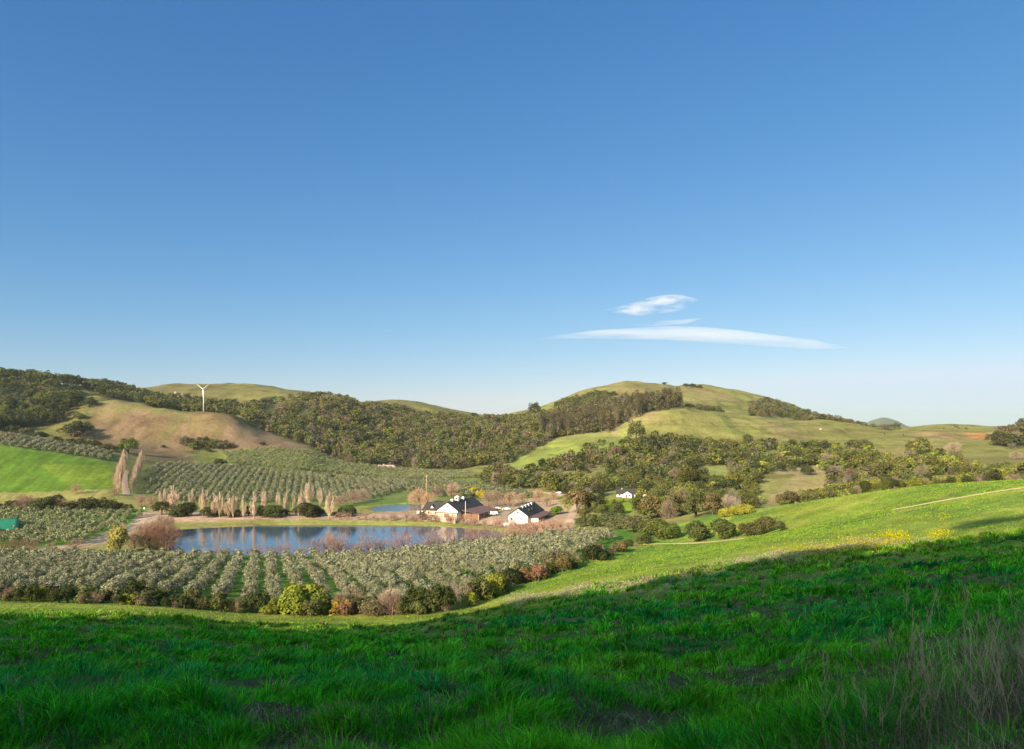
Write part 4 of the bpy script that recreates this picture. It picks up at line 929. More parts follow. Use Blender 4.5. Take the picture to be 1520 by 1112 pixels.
# low annexe left of the barn
an = building('farm_annexe', 649, 765, 366, zb, -math.atan2(11, 26) + .05, 'low annexe with dark roof and small white dormer left of the big barn', 'outbuilding')
zr_, ze_ = 5.8, 2.9
MB().add([(-8,1,-1.5),(1.5,1,-1.5),(1.5,11,-1.5),(-8,11,-1.5),(-8,1,ze_),(1.5,1,ze_),(1.5,11,ze_),(-8,11,ze_),(-8,6,zr_),(1.5,6,zr_)], [(0,1,5,4),(2,3,7,6),(1,2,6,9,5),(3,0,4,8,7)]).obj('wall', M_TANWALL, an)
MB().add([(-8.7,.3,ze_-.35),(2,.3,ze_-.35),(2,6,zr_+.1),(-8.7,6,zr_+.1),(2,11.7,ze_-.35),(-8.7,11.7,ze_-.35),(-8.7,.3,ze_-.1),(2,.3,ze_-.1),(2,6,zr_+.35),(-8.7,6,zr_+.35),(2,11.7,ze_-.1),(-8.7,11.7,ze_-.1)], [(0,3,2,1),(3,5,4,2),(6,7,8,9),(9,8,10,11),(0,1,7,6),(5,11,10,4),(1,2,8,7),(2,4,10,8),(3,0,6,9),(5,3,9,11)]).obj('roof', M_ROOF, an)
MB().add([(-5.2,1.6,2.9),(-2.2,1.6,2.9),(-3.7,1.6,4.9),(-5.2,5.5,2.9),(-2.2,5.5,2.9),(-3.7,5.5,4.9)], [(0,1,2),(0,2,5,3),(1,4,5,2)]).obj('dormer', M_WHITE, an)
MB().add([(-5.6,1.3,2.75),(-3.7,1.3,5.2),(-1.8,1.3,2.75),(-5.6,5.8,2.75),(-3.7,5.8,5.2),(-1.8,5.8,2.75),(-5.5,1.3,2.6),(-3.7,1.3,5.0),(-1.9,1.3,2.6)], [(0,3,4,1),(1,4,5,2),(0,1,7,6),(1,2,8,7)]).obj('dormer_roof', M_ROOF, an)
window(an, -5.2, 1, .8, 1.0, 1.1); window(an, -1.4, 1, .8, 1.0, 1.1)
MB().box(-12.5, -8.75, 2, 8, -1.5, 1.9).obj('shed_wall', M_WALL, an)
MB().add([(-12.9,1.6,1.95),(-8.72,1.6,2.45),(-8.72,8.4,2.45),(-12.9,8.4,1.95),(-12.9,1.6,2.1),(-8.72,1.6,2.6),(-8.72,8.4,2.6),(-12.9,8.4,2.1)], [(0,3,2,1),(4,5,6,7),(0,1,5,4),(1,2,6,5),(2,3,7,6),(3,0,4,7)]).obj('shed_roof', M_BROOF, an)
# the second barn
zb2 = -44.4
b2 = building('barn', 768.7, 775, 334, zb2, -math.atan2(8.6, 27), 'smaller white gabled barn with four white roof vents by the farm track', 'barn')
w, r = MB(), MB(); gable(w, r, -4.7, 4.7, 0, 27, -1.5, 3.3, 6.6, .5); w.obj('wall', M_WALL, b2); r.obj('roof', M_ROOF, b2)
for yy in (5, 10, 15, 20): cupola(b2, .5, yy, 6.3, .95, .75)
for yy in (8, 13): MB().box(2.2, 3.2, yy, yy+1.2, 4.6, 5.75).obj('roof_hatch', M_ROOF, b2)
b = MB().add([(4.7,2,3.1),(9.4,2,2.2),(9.4,26,2.2),(4.7,26,3.1),(4.7,2,2.95),(9.4,2,2.05),(9.4,26,2.05),(4.7,26,2.95)], [(0,1,2,3),(4,7,6,5),(0,4,5,1),(1,5,6,2),(2,6,7,3),(3,7,4,0)]); b.obj('lean_to_roof', M_BROOF, b2)
MB().box(4.72, 9.1, 2.4, 2.55, -1.5, 2.1).obj('lean_to_wall', M_WALL, b2)
door(b2, 0, 0, 0, 2.6, 2.8, M_WHITE); window(b2, 0, 0, 4.3, .8, .8); window(b2, -3.1, 0, 1.2, .9, 1.1)
b = MB()
for i, (tx, tl) in enumerate([(-8.4, 2.4), (-6.2, 3.0)]):
    x_, y_ = (757-CX)/F*335 + (i*2.3 - 1.6), 333 - i*.8
    tk = empty('water_tank', (x_, y_, float(ground(x_, y_))), ['white tank beside the small barn, farther from its wall', 'white tank beside the small barn, nearer its wall'][i], 'tank', 'white tanks by the small barn', .2)
    MB().tube([(-1.4,0,1.0),(-1.3,0,1.0),(1.3,0,1.0),(1.4,0,1.0)], [.35,.75,.75,.35], 12).obj('shell', M_WHITE, tk, smooth=True)
    MB().box(-.9,-.7,-.5,.5,-.3,.45).box(.7,.9,-.5,.5,-.3,.45).obj('cradle', M_TANWALL, tk)
# farmhouse on its knoll
x, y, z = at(929, 739, 340, 480)
fh = empty('farmhouse', (x, y, z), 'small white farmhouse with dark roof among oaks above a green lawn', 'house', None, -.2)
MB().add([(-6.2,3,-1.5),(6,3,-1.5),(6,10,-1.5),(-6.2,10,-1.5),(-6.2,3,2.3),(6,3,2.3),(6,10,2.3),(-6.2,10,2.3),(-6.2,6.5,4.5),(6,6.5,4.5)], [(0,1,5,4),(2,3,7,6),(1,2,6,9,5),(3,0,4,8,7)]).obj('wall', M_WALL, fh)
MB().add([(-6.8,2.3,2.0),(6.6,2.3,2.0),(6.6,6.5,4.65),(-6.8,6.5,4.65),(6.6,10.7,2.0),(-6.8,10.7,2.0),(-6.8,2.3,2.2),(6.6,2.3,2.2),(6.6,6.5,4.85),(-6.8,6.5,4.85),(6.6,10.7,2.2),(-6.8,10.7,2.2)], [(0,3,2,1),(3,5,4,2),(6,7,8,9),(9,8,10,11),(0,1,7,6),(5,11,10,4),(1,2,8,7),(2,4,10,8),(3,0,6,9),(5,3,9,11)]).obj('roof', M_ROOF, fh)
w, r = MB(), MB(); gable(w, r, -2.2, 3.8, 0, 6.2, -1.5, 2.2, 3.9, .4); w.obj('porch_wall', M_WALL, fh); r.obj('porch_roof', M_ROOF, fh)
window(fh, 2.4, 0, .9, .9, 1.0); window(fh, -4.3, 3, .9, 1.1, 1.0); door(fh, .4, 0, 0, 1.0, 2.0, M_WOOD)
MB().box(-3.2, -2.6, 6.0, 6.6, 3.9, 5.3).obj('chimney', M_TANWALL, fh)
fh.scale = (.82, .82, .9)
x, y, z = at(961, 743, 340, 480)
sh = empty('garden_shed', (x, y, z), 'tiny pale shed half hidden by oaks right of the farmhouse', 'shed', None, .3)
w, r = MB(), MB(); gable(w, r, -1.3, 1.3, 0, 3, -1, 1.9, 2.7, .25); w.obj('wall', M_WALL, sh); r.obj('roof', M_TANWALL, sh); door(sh, 0, 0, 0, .8, 1.7, M_WOOD)
# long low house at the foot of the wood
x, y, z = at(572, 697, 600, 800)
lh = empty('long_house', (x, y, z), 'long low tan house with pinkish roof at the foot of the wooded slope', 'house', None, 0)
MB().box(-9.5, 9.5, 0, 6, -2, 2.5).obj('wall', M_TANWALL, lh)
b = MB().add([(-10.2,-.8,2.4),(10.2,-.8,2.4),(10.2,6.8,2.4),(-10.2,6.8,2.4),(-7.4,3,4.3),(7.4,3,4.3)], [(3,2,1,0),(0,1,5,4),(2,3,4,5),(1,2,5),(3,0,4)])
b.obj('roof', mat_plain('pink_tiles', (.40, .25, .20), .9, .2, 2), lh)
for xx in (-7.5, -4.5, -1.2, 2.2, 5.2, 8): window(lh, xx, 0, .8, 1.5, 1.1)
MB().box(-2.5, -1.6, 2.6, 3.4, 3.9, 5.2).obj('chimney', M_TANWALL, lh)
# green netting roof at the left edge
x, y, z = at(4, 797, 262, 420)
nt_ = empty('netting_shelter', (x, y, z), 'green netting shelter standing beside the small orchard at the left edge', 'shelter', None, math.atan(.697))
k = y/F
b = MB(); g = 9
for i in range(g):
    for j in range(g):
        u_, v_ = i/(g-1), j/(g-1); X = (-26 + 44*u_)*k; Y = 22*v_ - 2
        zz = 12*k + 7.5*k*v_ - .5*math.sin(u_*math.pi*3)**2*.35 - .25*math.sin(v_*math.pi*2)**2
        b.v.append((X + 3*v_*k, Y, zz))
for i in range(g-1):
    for j in range(g-1): b.f.append((i*g+j, (i+1)*g+j, (i+1)*g+j+1, i*g+j+1))
o = b.obj('canopy', M_NET, nt_, smooth=True); sm = o.modifiers.new('t', 'SOLIDIFY'); sm.thickness = .05
b = MB().add([(18*k,-2,12*k),(21*k,20,19.4*k),(22.5*k,20,.2),(20*k,-2,.2)], [(0,1,2,3)]); o = b.obj('side_curtain', M_NET, nt_); sm = o.modifiers.new('t', 'SOLIDIFY'); sm.thickness = .05
for X, Y, h in ((-25*k,-2,12*k),(-4*k,-2,12*k),(17.7*k,-1.8,12*k),(20*k,19.6,19*k),(-3*k,19.6,19*k)):
    MB().tube([(X,Y,-.5),(X,Y,h-.05)], [.09,.08], 6).obj('pole', M_WOOD, nt_)

# ------------------------------------------------------------------ poles
def pole(px, py, hp, label, y0, y1, arm=True, mat=None, r=.14):
    x, y, z = at(px, py, y0, y1); h = hp*y/F
    p = empty('utility_pole', (x, y, z), label, 'utility pole')
    MB().tube([(0,0,-.5),(0,0,h)], [r*1.25, r*.8], 8).obj('mast', mat or M_TANBARK, p, smooth=True)
    if arm:
        MB().box(-1.1, 1.1, -.09, .09, h-.9, h-.72).obj('crossarm', mat or M_TANBARK, p)
        for xx in (-.95, 0, .95): MB().tube([(xx,0,h-.72),(xx,0,h-.45)], [.07,.05], 6).obj('insulator', M_WHITE, p)
pole(633, 737, 32, 'tall pale wooden utility pole above the small pond', 400, 520, True, M_TANBARK, .2)
pole(691, 776, 32, 'pale pole in front of the big barn lean-to', 330, 372, False, mat_plain('pale_pole', (.6, .45, .36), .8, .1), .17)
x, y, z = at(214, 756, 360, 430)
gp = empty('white_post', (x, y, z), 'small white gate post on the road below the avenue', 'post')
MB().box(-.3, .3, -.12, .12, -.3, 1.0).obj('panel', M_WHITE, gp); MB().box(-.35, .35, -.15, .15, 1.0, 1.1).obj('cap', M_TANWALL, gp)

# ------------------------------------------------------------------ palm
x, y, z = at(627, 772, 352, 390)
pt = empty('palm_tree', (x, y, z), 'shaggy green palm at the left end of the farm yard', 'palm tree')
MB().tube([(0,0,-.4),(.1,0,1.6),(0,0,3.4)], [.42,.34,.38], 10).obj('trunk', M_BARK, pt, smooth=True)
b = MB()
for i in range(44):
    a = random.uniform(0, 6.283); e = random.uniform(-.5, 1.25); L_ = random.uniform(2.4, 3.3); n = 6; prev = None
    for j in range(n):
        t = j/(n-1); r_ = L_*t*math.cos(e*.9); zz = 3.4 + L_*t*math.sin(e) - 1.5*t*t*(1.1 if e > 0 else .5); w_ = .42*math.sin(math.pi*min(t*.85+.12, 1))
        X, Y = math.cos(a)*r_, math.sin(a)*r_; sx_, sy_ = -math.sin(a)*w_, math.cos(a)*w_
        b.v += [(X-sx_, Y-sy_, zz-.12), (X, Y, zz), (X+sx_, Y+sy_, zz-.12)]
        o_ = len(b.v) - 3
        if prev is not None: b.f += [(prev, prev+1, o_+1, o_), (prev+1, prev+2, o_+2, o_+1)]
        prev = o_
o = b.obj('crown', M_LEAF, pt); o.color = (.085, .10, .045, 1); a_ = o.data.attributes.new('var', 'FLOAT', 'POINT'); a_.data.foreach_set('value', rng.random(len(o.data.vertices)).astype(np.float32))

# ------------------------------------------------------------------ vehicles
def vehicle(px, py, y0, y1, rz, paint_, label, van=False):
    x, y, z = at(px, py, y0, y1)
    v = empty('parked_van' if van else 'parked_car', (x, y, z + .2), label, 'van' if van else 'car', None, rz)
    pm = mat_plain('car_paint', paint_, .3, .03, 1, spec=.6)
    W, b = .9, MB()
    prof = [(-2.3,.35),(-2.35,.8),(-2.1,1.0),(-1.5,1.05),(-1.2,1.9),(1.9,1.95),(2.3,1.4),(2.35,.35)] if van else [(-2.2,.32),(-2.25,.7),(-1.9,.85),(-1.0,.92),(-.45,1.42),(.9,1.45),(1.5,.98),(2.15,.9),(2.25,.35)]
    n = len(prof)
    for s_ in (-1, 1):
        for (X, Zz) in prof: b.v.append((X, s_*W*(1 if Zz < 1.1 else .84), Zz))
    b.f += [tuple(range(n)), tuple(reversed(range(n, 2*n)))] + [(i, (i+1) % n + 0, (i+1) % n + n, i + n)[::-1] for i in range(n)]
    b.obj('body', pm, v)
    g_ = MB()
    if van: g_.add([(-1.45,-.78,1.12),(-1.45,.78,1.12),(-1.22,.7,1.8),(-1.22,-.7,1.8)], [(0,1,2,3)]); g_.box(-.9,-.1,-.82,.82,1.25,1.7)
    else: g_.box(-.35,.3,-.86,.86,1.0,1.34); g_.box(.38,.9,-.86,.86,1.0,1.34); g_.add([(-1.0,-.72,.97),(-1.0,.72,.97),(-.52,.68,1.38),(-.52,-.68,1.38)], [(0,1,2,3)])
    g_.obj('window', M_GLASS, v)
    for X in (-1.4, 1.4):
        for s_ in (-1, 1):
            MB().tube([(X, s_*.78, .33),(X, s_*.96, .33)], [.34,.34], 12).obj('wheel', M_BLACK, v)
    for s_ in (-.6, .6): MB().box(-2.38, -2.25, s_-.15, s_+.15, .6, .75).obj('headlight', M_WHITE, v)
vehicle(732, 766, 360, 420, .5, (.7, .7, .68), 'white van parked at the end of the brown lean-to', True)
vehicle(737, 757, 380, 440, .2, (.55, .62, .55), 'pale grey car under the trees between the barns, nearer the big barn')
vehicle(752, 758, 380, 440, -.2, (.45, .58, .46), 'pale greenish car under the trees between the barns, nearer the small barn')
vehicle(819, 763, 340, 410, .5, (.05, .06, .08), 'dark car parked by the bright green bush')
vehicle(829, 738, 440, 520, .1, (.6, .65, .7), 'pale car on the valley track beyond the barns')

# ------------------------------------------------------------------ cattle
def cow_mesh():
    b = MB()
    b.tube([(-1.15,0,1.05),(-.95,0,1.1),(-.4,0,1.02),(.3,0,1.0),(.8,0,1.08),(1.05,0,1.2),(1.35,0,1.15),(1.6,0,.95),(1.85,0,.72),(2.0,0,.62)], [.1,.33,.42,.42,.38,.27,.2,.2,.15,.08], 10)
    for X, S_ in ((-.85,1),(-.85,-1),(.75,1),(.75,-1)):
        hd = -.08 if X < 0 else .04
        b.tube([(X,S_*.2,.95),(X+hd,S_*.22,.55),(X+(.05 if X < 0 else 0),S_*.22,.3),(X,S_*.22,0)], [.19,.11,.075,.07], 6)
    b.tube([(-1.15,0,1.2),(-1.3,0,.9),(-1.28,0,.5)], [.05,.035,.06], 5)
    for S_ in (-1, 1): b.tube([(1.5,S_*.12,1.08),(1.45,S_*.3,1.12)], [.06,.02], 5)
    return b.mesh('cow_body', mat_plain('black_hide', (.025, .02, .018), .8, .2), True)
cm_ = cow_mesh()
for i, (px, py, w_) in enumerate([(1313,645,'single black cow grazing below the dip of the far meadow, nearer the peak'),(1341,646,'black cow beside the start of the reddish bare soil'),(1401,637,'black cow alone on the crest left of the small herd'),(1417,633,'black cow at the top left of the small herd on the crest'),
        (1420,634.5,'black cow in the middle of the small herd on the crest'),(1423,636.5,'black cow lowest in the small herd on the crest'),(1434,637,'black cow right of the small herd on the crest')]):
    x, y, z = at(px, py, 600, 1000)
    o = link('cow', cm_, None, (x, y, z - .05)); o.rotation_euler = (0, 0, random.uniform(0, 6.28)); o.scale = (1.15,)*3
    tag(o, w_, 'cow', 'black cattle on the far meadow')

# ------------------------------------------------------------------ rocks
def rock_mesh(sd):
    import bmesh
    bm = bmesh.new(); bmesh.ops.create_icosphere(bm, subdivisions=3, radius=1)
    for v in bm.verts:
        c = v.co; k_ = .7 + .6*float(fbm(c.x*1.3+sd*7+20, c.y*1.3+c.z*1.7+20, sd, 3)); v.co = c*k_; v.co.z *= .8
    me = bpy.data.meshes.new('rock'); bm.to_mesh(me); bm.free(); me.materials.append(M_ROCK); return me
rm = [rock_mesh(i) for i in range(3)]
i = 0
for px, py, s in [(252,592,3.2),(256,588,4),(261,584,3.6),(266,590,3),(259,596,3),(270,586,2.6),(248,598,2.4),(265,598,2.2),(274,592,2),(1218,638,2.4)]:
    x, y, z = at(px, py, 790, 1300)
    i += 1
    o = link('boulder', rm[i % 3], None, (x, y, z + s*.1)); s *= .75; o.scale = (s, s*.9, s*1.1); o.rotation_euler = (0, 0, i)
    tag(o, 'pale boulder alone on the green meadow' if i == 10 else '%s pale brown boulder of the rocky outcrop left of the wind turbine' % ORD[i-1], 'boulder', None if i == 10 else 'boulders of the rocky outcrop')
# small white tank among the eucalyptus
x, y, z = at(833, 627, 800, 1200)
wk = empty('hill_tank', (x, y, z), 'tiny white water tank at the left end of the tall tree belt', 'water tank')
MB().tube([(0,0,-1),(0,0,3.2)], [1.6,1.6], 16).obj('shell', M_WHITE, wk); MB().tube([(0,0,3.2),(0,0,3.9)], [1.65,.1], 16).obj('lid', M_WHITE, wk)

# ------------------------------------------------------------------ grass of the near slope
def blades(n, dens_fn, hgt, wid, colfn, pxr=(-60, 1580), y0=3.2, y1=130, segs=2, lean=.35, wind=(.35, .1), power=1.0):
    """n blades, evenly spread over the picture rather than over the land, so that far ones are few and wide"""
    # sample rows by the height the ground has in the picture
    u = rng.uniform((pxr[0]-CX)/F, (pxr[1]-CX)/F, n)
    g = np.geomspace(y0, y1, 200); zc = ground(0*g, g); pc = HY - zc/g*F
    den = np.abs(np.gradient(pc, g)) * g**0 ; den = np.maximum(den, den.max()*.002)*g**power; cdf = np.cumsum(den*np.gradient(g)); cdf /= cdf[-1]
    y = np.interp(rng.random(n), cdf, g); x = u*y
    keep = rng.random(n) < dens_fn(x, y); x, y = x[keep], y[keep]; n = len(x)
    z = ground(x, y); h = hgt(x, y)*(.55 + .75*rng.random(n)); w = wid(x, y)*(.7 + .6*rng.random(n))
    a = rng.random(n)*2*math.pi; ln = lean*rng.random(n)*h
    wx = (vnoise(x/1.7, y/1.7, 201) - .5)*1.3 + wind[0]; wy = (vnoise(x/1.7, y/1.7, 211) - .5)*1.3 + wind[1]
    ex = np.cos(a)*ln + wx*h*.45; ey = np.sin(a)*ln + wy*h*.45
    b_ = rng.random(n)*2*math.pi; dx, dy = np.cos(b_)*w, np.sin(b_)*w
    P = np.stack([x, y, z - .02], 1)
    def pt(t, sgn, ws): return P + np.stack([ex*t*t + sgn*dx*ws, ey*t*t + sgn*dy*ws, h*(t - .25*t*t)], 1)
    col = colfn(x, y, n)
    if segs == 1:
        V = np.stack([pt(0, -1, 1), pt(0, 1, 1), pt(1, 0, 0)], 1).reshape(-1, 3); T = np.arange(3*n).reshape(-1, 3); m = 3; Q = None
    else:
        V = np.stack([pt(0, -1, 1), pt(0, 1, 1), pt(.55, 1, .75), pt(.55, -1, .75), pt(1, 0, 0)], 1).reshape(-1, 3)
        i5 = np.arange(n)*5; Q = np.stack([i5, i5+1, i5+2, i5+3], 1); T = np.stack([i5+3, i5+2, i5+4], 1); m = 5
    return V, Q, T, np.repeat(col, m, 0), np.repeat(rng.random(n), m)
def tuft(x, y): return .55*fbm(x/1.5, y/1.5, 3, 3) + .45*fbm(x/.8, y/.8, 301, 2)
def patch(x, y): return fbm(x/7, y/7, 311, 3)
def dead(x, y):
    """where last year's dead stems lie thick"""
    a, b = CX + F*x/y, HY - F*ground(x, y)/y
    right = sstep(1225, 1430, a + (b - 1000)*.7)*sstep(880, 960, b)*sstep(.25, .5, fbm(x/1.2, y/1.2, 341, 2))
    m1 = sstep(.50, .62, fbm(x/3.1, y/1.9, 331, 3))*sstep(925, 960, b)
    hol = sstep(.46, .36, tuft(x, y))*.35*(y < 70)
    return np.clip(np.maximum(np.maximum(right*.97, m1*.8*(y < 55)), hol), 0, 1)
GRN = np.array([(.032, .30, .060), (.050, .38, .016), (.085, .43, .016), (.16, .46, .022)])
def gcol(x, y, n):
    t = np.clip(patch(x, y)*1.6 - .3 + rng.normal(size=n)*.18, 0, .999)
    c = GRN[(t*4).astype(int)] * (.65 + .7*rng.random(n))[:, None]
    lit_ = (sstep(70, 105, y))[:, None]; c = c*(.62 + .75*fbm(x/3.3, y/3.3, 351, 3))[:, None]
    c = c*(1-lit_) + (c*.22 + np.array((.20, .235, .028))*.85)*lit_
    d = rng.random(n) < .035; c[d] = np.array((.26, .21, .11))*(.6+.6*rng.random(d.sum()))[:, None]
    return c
def merge(parts):
    V = []; Q = []; T = []; C_ = []; v_ = []; off = 0
    for a, q, t, c, vv in parts:
        V.append(a)
        if q is not None: Q.append(q + off)
        T.append(t + off); off += len(a); C_.append(c); v_.append(vv)
    return np.vstack(V), (np.vstack(Q) if Q else None), np.vstack(T), np.vstack(C_), np.concatenate(v_)
hfun = lambda x, y: (.06 + .30*np.clip(tuft(x, y)*2.8 - 1.05, 0, 1))*(1 + .25*sstep(20, 60, y))
wfun = lambda x, y: np.maximum(.0055, y*.00062)
dfun = lambda x, y: np.clip(.5 + 3*(tuft(x, y) - .42), .5, 1)*(1 - .6*dead(x, y))
def tussocks(n, y0, y1, power, nb, wmul=1.0, pxr=(-60, 1580)):
    u = rng.uniform((pxr[0]-CX)/F, (pxr[1]-CX)/F, n); g = np.geomspace(y0, y1, 100); zc = ground(0*g, g); pc = HY - zc/g*F
    den = np.maximum(np.abs(np.gradient(pc, g)), .3)*g**power; cdf = np.cumsum(den*np.gradient(g)); cdf /= cdf[-1]
    cy = np.interp(rng.random(n), cdf, g); cx = u*cy
    k = rng.random(n) < np.clip(.25 + 4*(tuft(cx, cy) - .42), .08, 1)*(1 - .97*dead(cx, cy)); cx, cy = cx[k], cy[k]; n = len(cx)
    R_ = (.10 + .26*rng.random(n)**1.5)*(1 + cy*.012); Hh = (.20 + .30*rng.random(n))*(.72 + .28*sstep(5, 14, cy))*(.45 + 1.9*np.clip(tuft(cx, cy)*2.2 - .75, 0, 1))*(1 + cy*.008)
    i = np.repeat(np.arange(n), nb); m = len(i)
    a = rng.random(m)*2*math.pi; rr = np.sqrt(rng.random(m)); x = cx[i] + np.cos(a)*rr*R_[i]; y = cy[i] + np.sin(a)*rr*R_[i]; y = np.maximum(y, 2.5)
    h = Hh[i]*(.6 + .5*rng.random(m))*(1 - .3*rr); z = ground(x, y) - .02
    wn = (vnoise(cx[i]/2.5, cy[i]/2.5, 203) - .35)*.9; wn2 = (vnoise(cx[i]/2.5, cy[i]/2.5, 204) - .5)*.9
    ex = (np.cos(a)*rr*.75 + rng.normal(size=m)*.15 + wn)*h; ey = (np.sin(a)*rr*.75 + rng.normal(size=m)*.15 + wn2)*h
    w = np.maximum(.0055, y*.00058)*wmul*(.7 + .6*rng.random(m)); b_ = rng.random(m)*6.283; dx, dy = np.cos(b_)*w, np.sin(b_)*w
    P = np.stack([x, y, z], 1)
    def pt(t, sgn, ws): return P + np.stack([ex*t*t + sgn*dx*ws, ey*t*t + sgn*dy*ws, h*(1.05*t - .32*t*t)], 1)
    V = np.stack([pt(0, -1, 1), pt(0, 1, 1), pt(.55, 1, .8), pt(.55, -1, .8), pt(1, 0, 0)], 1).reshape(-1, 3)
    i5 = np.arange(m)*5; Q = np.stack([i5, i5+1, i5+2, i5+3], 1); T = np.stack([i5+3, i5+2, i5+4], 1)
    col = gcol(cx, cy, n)[i]*(.35 + 1.15*rng.random(m)**1.3)[:, None]; hl = rng.random(m) < .05; col[hl] = np.array((.22, .50, .05))*(.7 + .5*rng.random(hl.sum()))[:, None]; hl = rng.random(m) < .03; col[hl] = np.array((.34, .28, .15))
    return V, Q, T, np.repeat(col, 5, 0), np.repeat(rng.random(m), 5)
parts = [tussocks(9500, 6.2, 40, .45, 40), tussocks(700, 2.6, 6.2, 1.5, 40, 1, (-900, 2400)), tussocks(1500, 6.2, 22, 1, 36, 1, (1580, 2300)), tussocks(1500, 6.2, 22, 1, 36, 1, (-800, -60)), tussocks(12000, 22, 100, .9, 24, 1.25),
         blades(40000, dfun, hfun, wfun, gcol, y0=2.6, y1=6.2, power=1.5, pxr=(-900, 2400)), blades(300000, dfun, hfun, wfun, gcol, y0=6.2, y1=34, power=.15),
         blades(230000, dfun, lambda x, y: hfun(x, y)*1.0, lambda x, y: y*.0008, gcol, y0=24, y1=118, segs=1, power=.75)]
def rdens(x, y):
    a, b = CX + F*x/y, HY - F*ground(x, y)/y
    hb = np.interp(a, [p[0] for p in HL], [p[1] for p in HL])
    return np.where((b > hb) | (a > 950), np.clip((tuft(x/2, y/2) - .3)*2, .05, 1), 0)
parts.append(blades(230000, rdens, lambda x, y: .14 + .30*tuft(x/2, y/2), lambda x, y: y*.0007, gcol, y0=95, y1=235, segs=1, power=1.0, pxr=(-60, 1580)))
V, Q, T, cc, vv = merge(parts)
me = mesh_np('grass', V, Q, T, [M_GRASS], tint=cc, var=vv)
tag(link('grass', me), 'lush green grass covering the shaded near slope and sunlit field', 'grass', kind='stuff')
print('grass verts', len(V))
# dead stems and thatch
def dcol(x, y, n): return np.array((.36, .25, .18))*(.2 + 1.1*rng.random(n)**1.4)[:, None]
def stalkdens(x, y): return dead(x, y)
pts_ = [blades(240000, stalkdens, lambda x, y: .14 + .12*tuft(x, y), lambda x, y: np.maximum(.0035, y*.0005), dcol, y0=5.5, y1=60, lean=1.6, power=.2)]
def rightm(x, y):
    a, b = CX + F*x/y, HY - F*ground(x, y)/y
    return sstep(1270, 1480, a + (b - 1000)*1.0 + (fbm(x/1.5, y/1.5, 401, 2) - .5)*260)*sstep(880, 950, b)
pts_.append(blades(15000, rightm, lambda x, y: .55 + .8*tuft(x, y), lambda x, y: np.maximum(.0035, y*.0004), lambda x, y, n: np.array((.40, .28, .185))*(.25 + .95*rng.random(n)**1.5)[:, None], y0=5.0, y1=34, lean=.75, wind=(-.35, .1), power=.2))
V, Q, T, cc, vv = merge(pts_)
me = mesh_np('dead_stems', V, Q, T, [M_GRASS], tint=cc, var=vv)
tag(link('dead_stems', me), 'grey-brown dead stems and thatch among the near grass', 'dry grass', kind='stuff')
# branching dry weeds standing above the grass
def weed_mesh(H_, br, dry=True):
    b = MB(); ln = random.uniform(-.25, .25); ly = random.uniform(-.2, .2)
    main = [(ln*t*t*H_, ly*t*t*H_, t*H_ - .05) for t in (0, .33, .66, 1)]
    b.tube(main, [.0055, .005, .004, .002], 4, False)
    for i in range(br):
        t = random.uniform(.3, .95); p = (ln*t*t*H_, ly*t*t*H_, t*H_ - .05); a = random.uniform(0, 6.28); l = H_*random.uniform(.12, .32)*(1.2-t*.6)
        q_ = (p[0]+math.cos(a)*l*.28, p[1]+math.sin(a)*l*.28, p[2]+l*.6); e_ = (p[0]+math.cos(a)*l*.42, p[1]+math.sin(a)*l*.42, p[2]+l*1.25)
        b.tube([p, q_, e_], [.0032, .0026, .0014], 3, False)
        for _ in range(2):
            a2 = a + random.uniform(-1, 1); b.tube([q_, (q_[0]+math.cos(a2)*l*.16, q_[1]+math.sin(a2)*l*.16, q_[2]+l*.36)], [.0025, .001], 3, False)
    return b.mesh('dry_weed', M_DRY)
M_DRY = mat_plain('dry_stem', (.48, .34, .22), .9, .2, 5)
wm = [weed_mesh(random.uniform(.7, 1.25), random.randint(7, 15)) for _ in range(9)]
i = 0
WD = [(1395,925,'pale branching dry weed, brightest of the dry weeds, standing over bare thatch'),(1380,940,'thin dry weed left of the brightest pale one'),(1430,930,'dry weed with drooping tip right of the brightest pale one'),(1345,915,'fine dry weed leaning left on the mid slope')]
for px, py, w_ in WD:
    x, y, z = at(px, py, 3, 90); i += 1
    for q_ in range(1):
        o = link('dry_weed', wm[i % 9], None, (x, y, z)); s_ = .058*y; o.scale = (s_*1.0, s_, s_); o.rotation_euler = (0, 0, i*1.3); tag(o, w_, 'weed', 'dry weeds standing on the near slope')
for k_ in range(110):
    px = random.uniform(1180, 1560); py = random.uniform(900, 1105)
    if (px-1180)/380 + (py-900)/260 < random.uniform(.5, 1.05): continue
    x, y, z = at(px, py, 3, 60); i += 1
    o = link('dry_weed', wm[i % 9], None, (x, y, z - .03)); s_ = random.uniform(.7, 1.15)*(.75 + .02*y); o.scale = (s_, s_, s_); o.rotation_euler = (random.uniform(-.3, .3), random.uniform(-.45, .1), i*1.3)
    tag(o, 'one of many tangled dry weeds filling the lower right corner', 'weed', 'tangled dry weeds in the lower right corner')
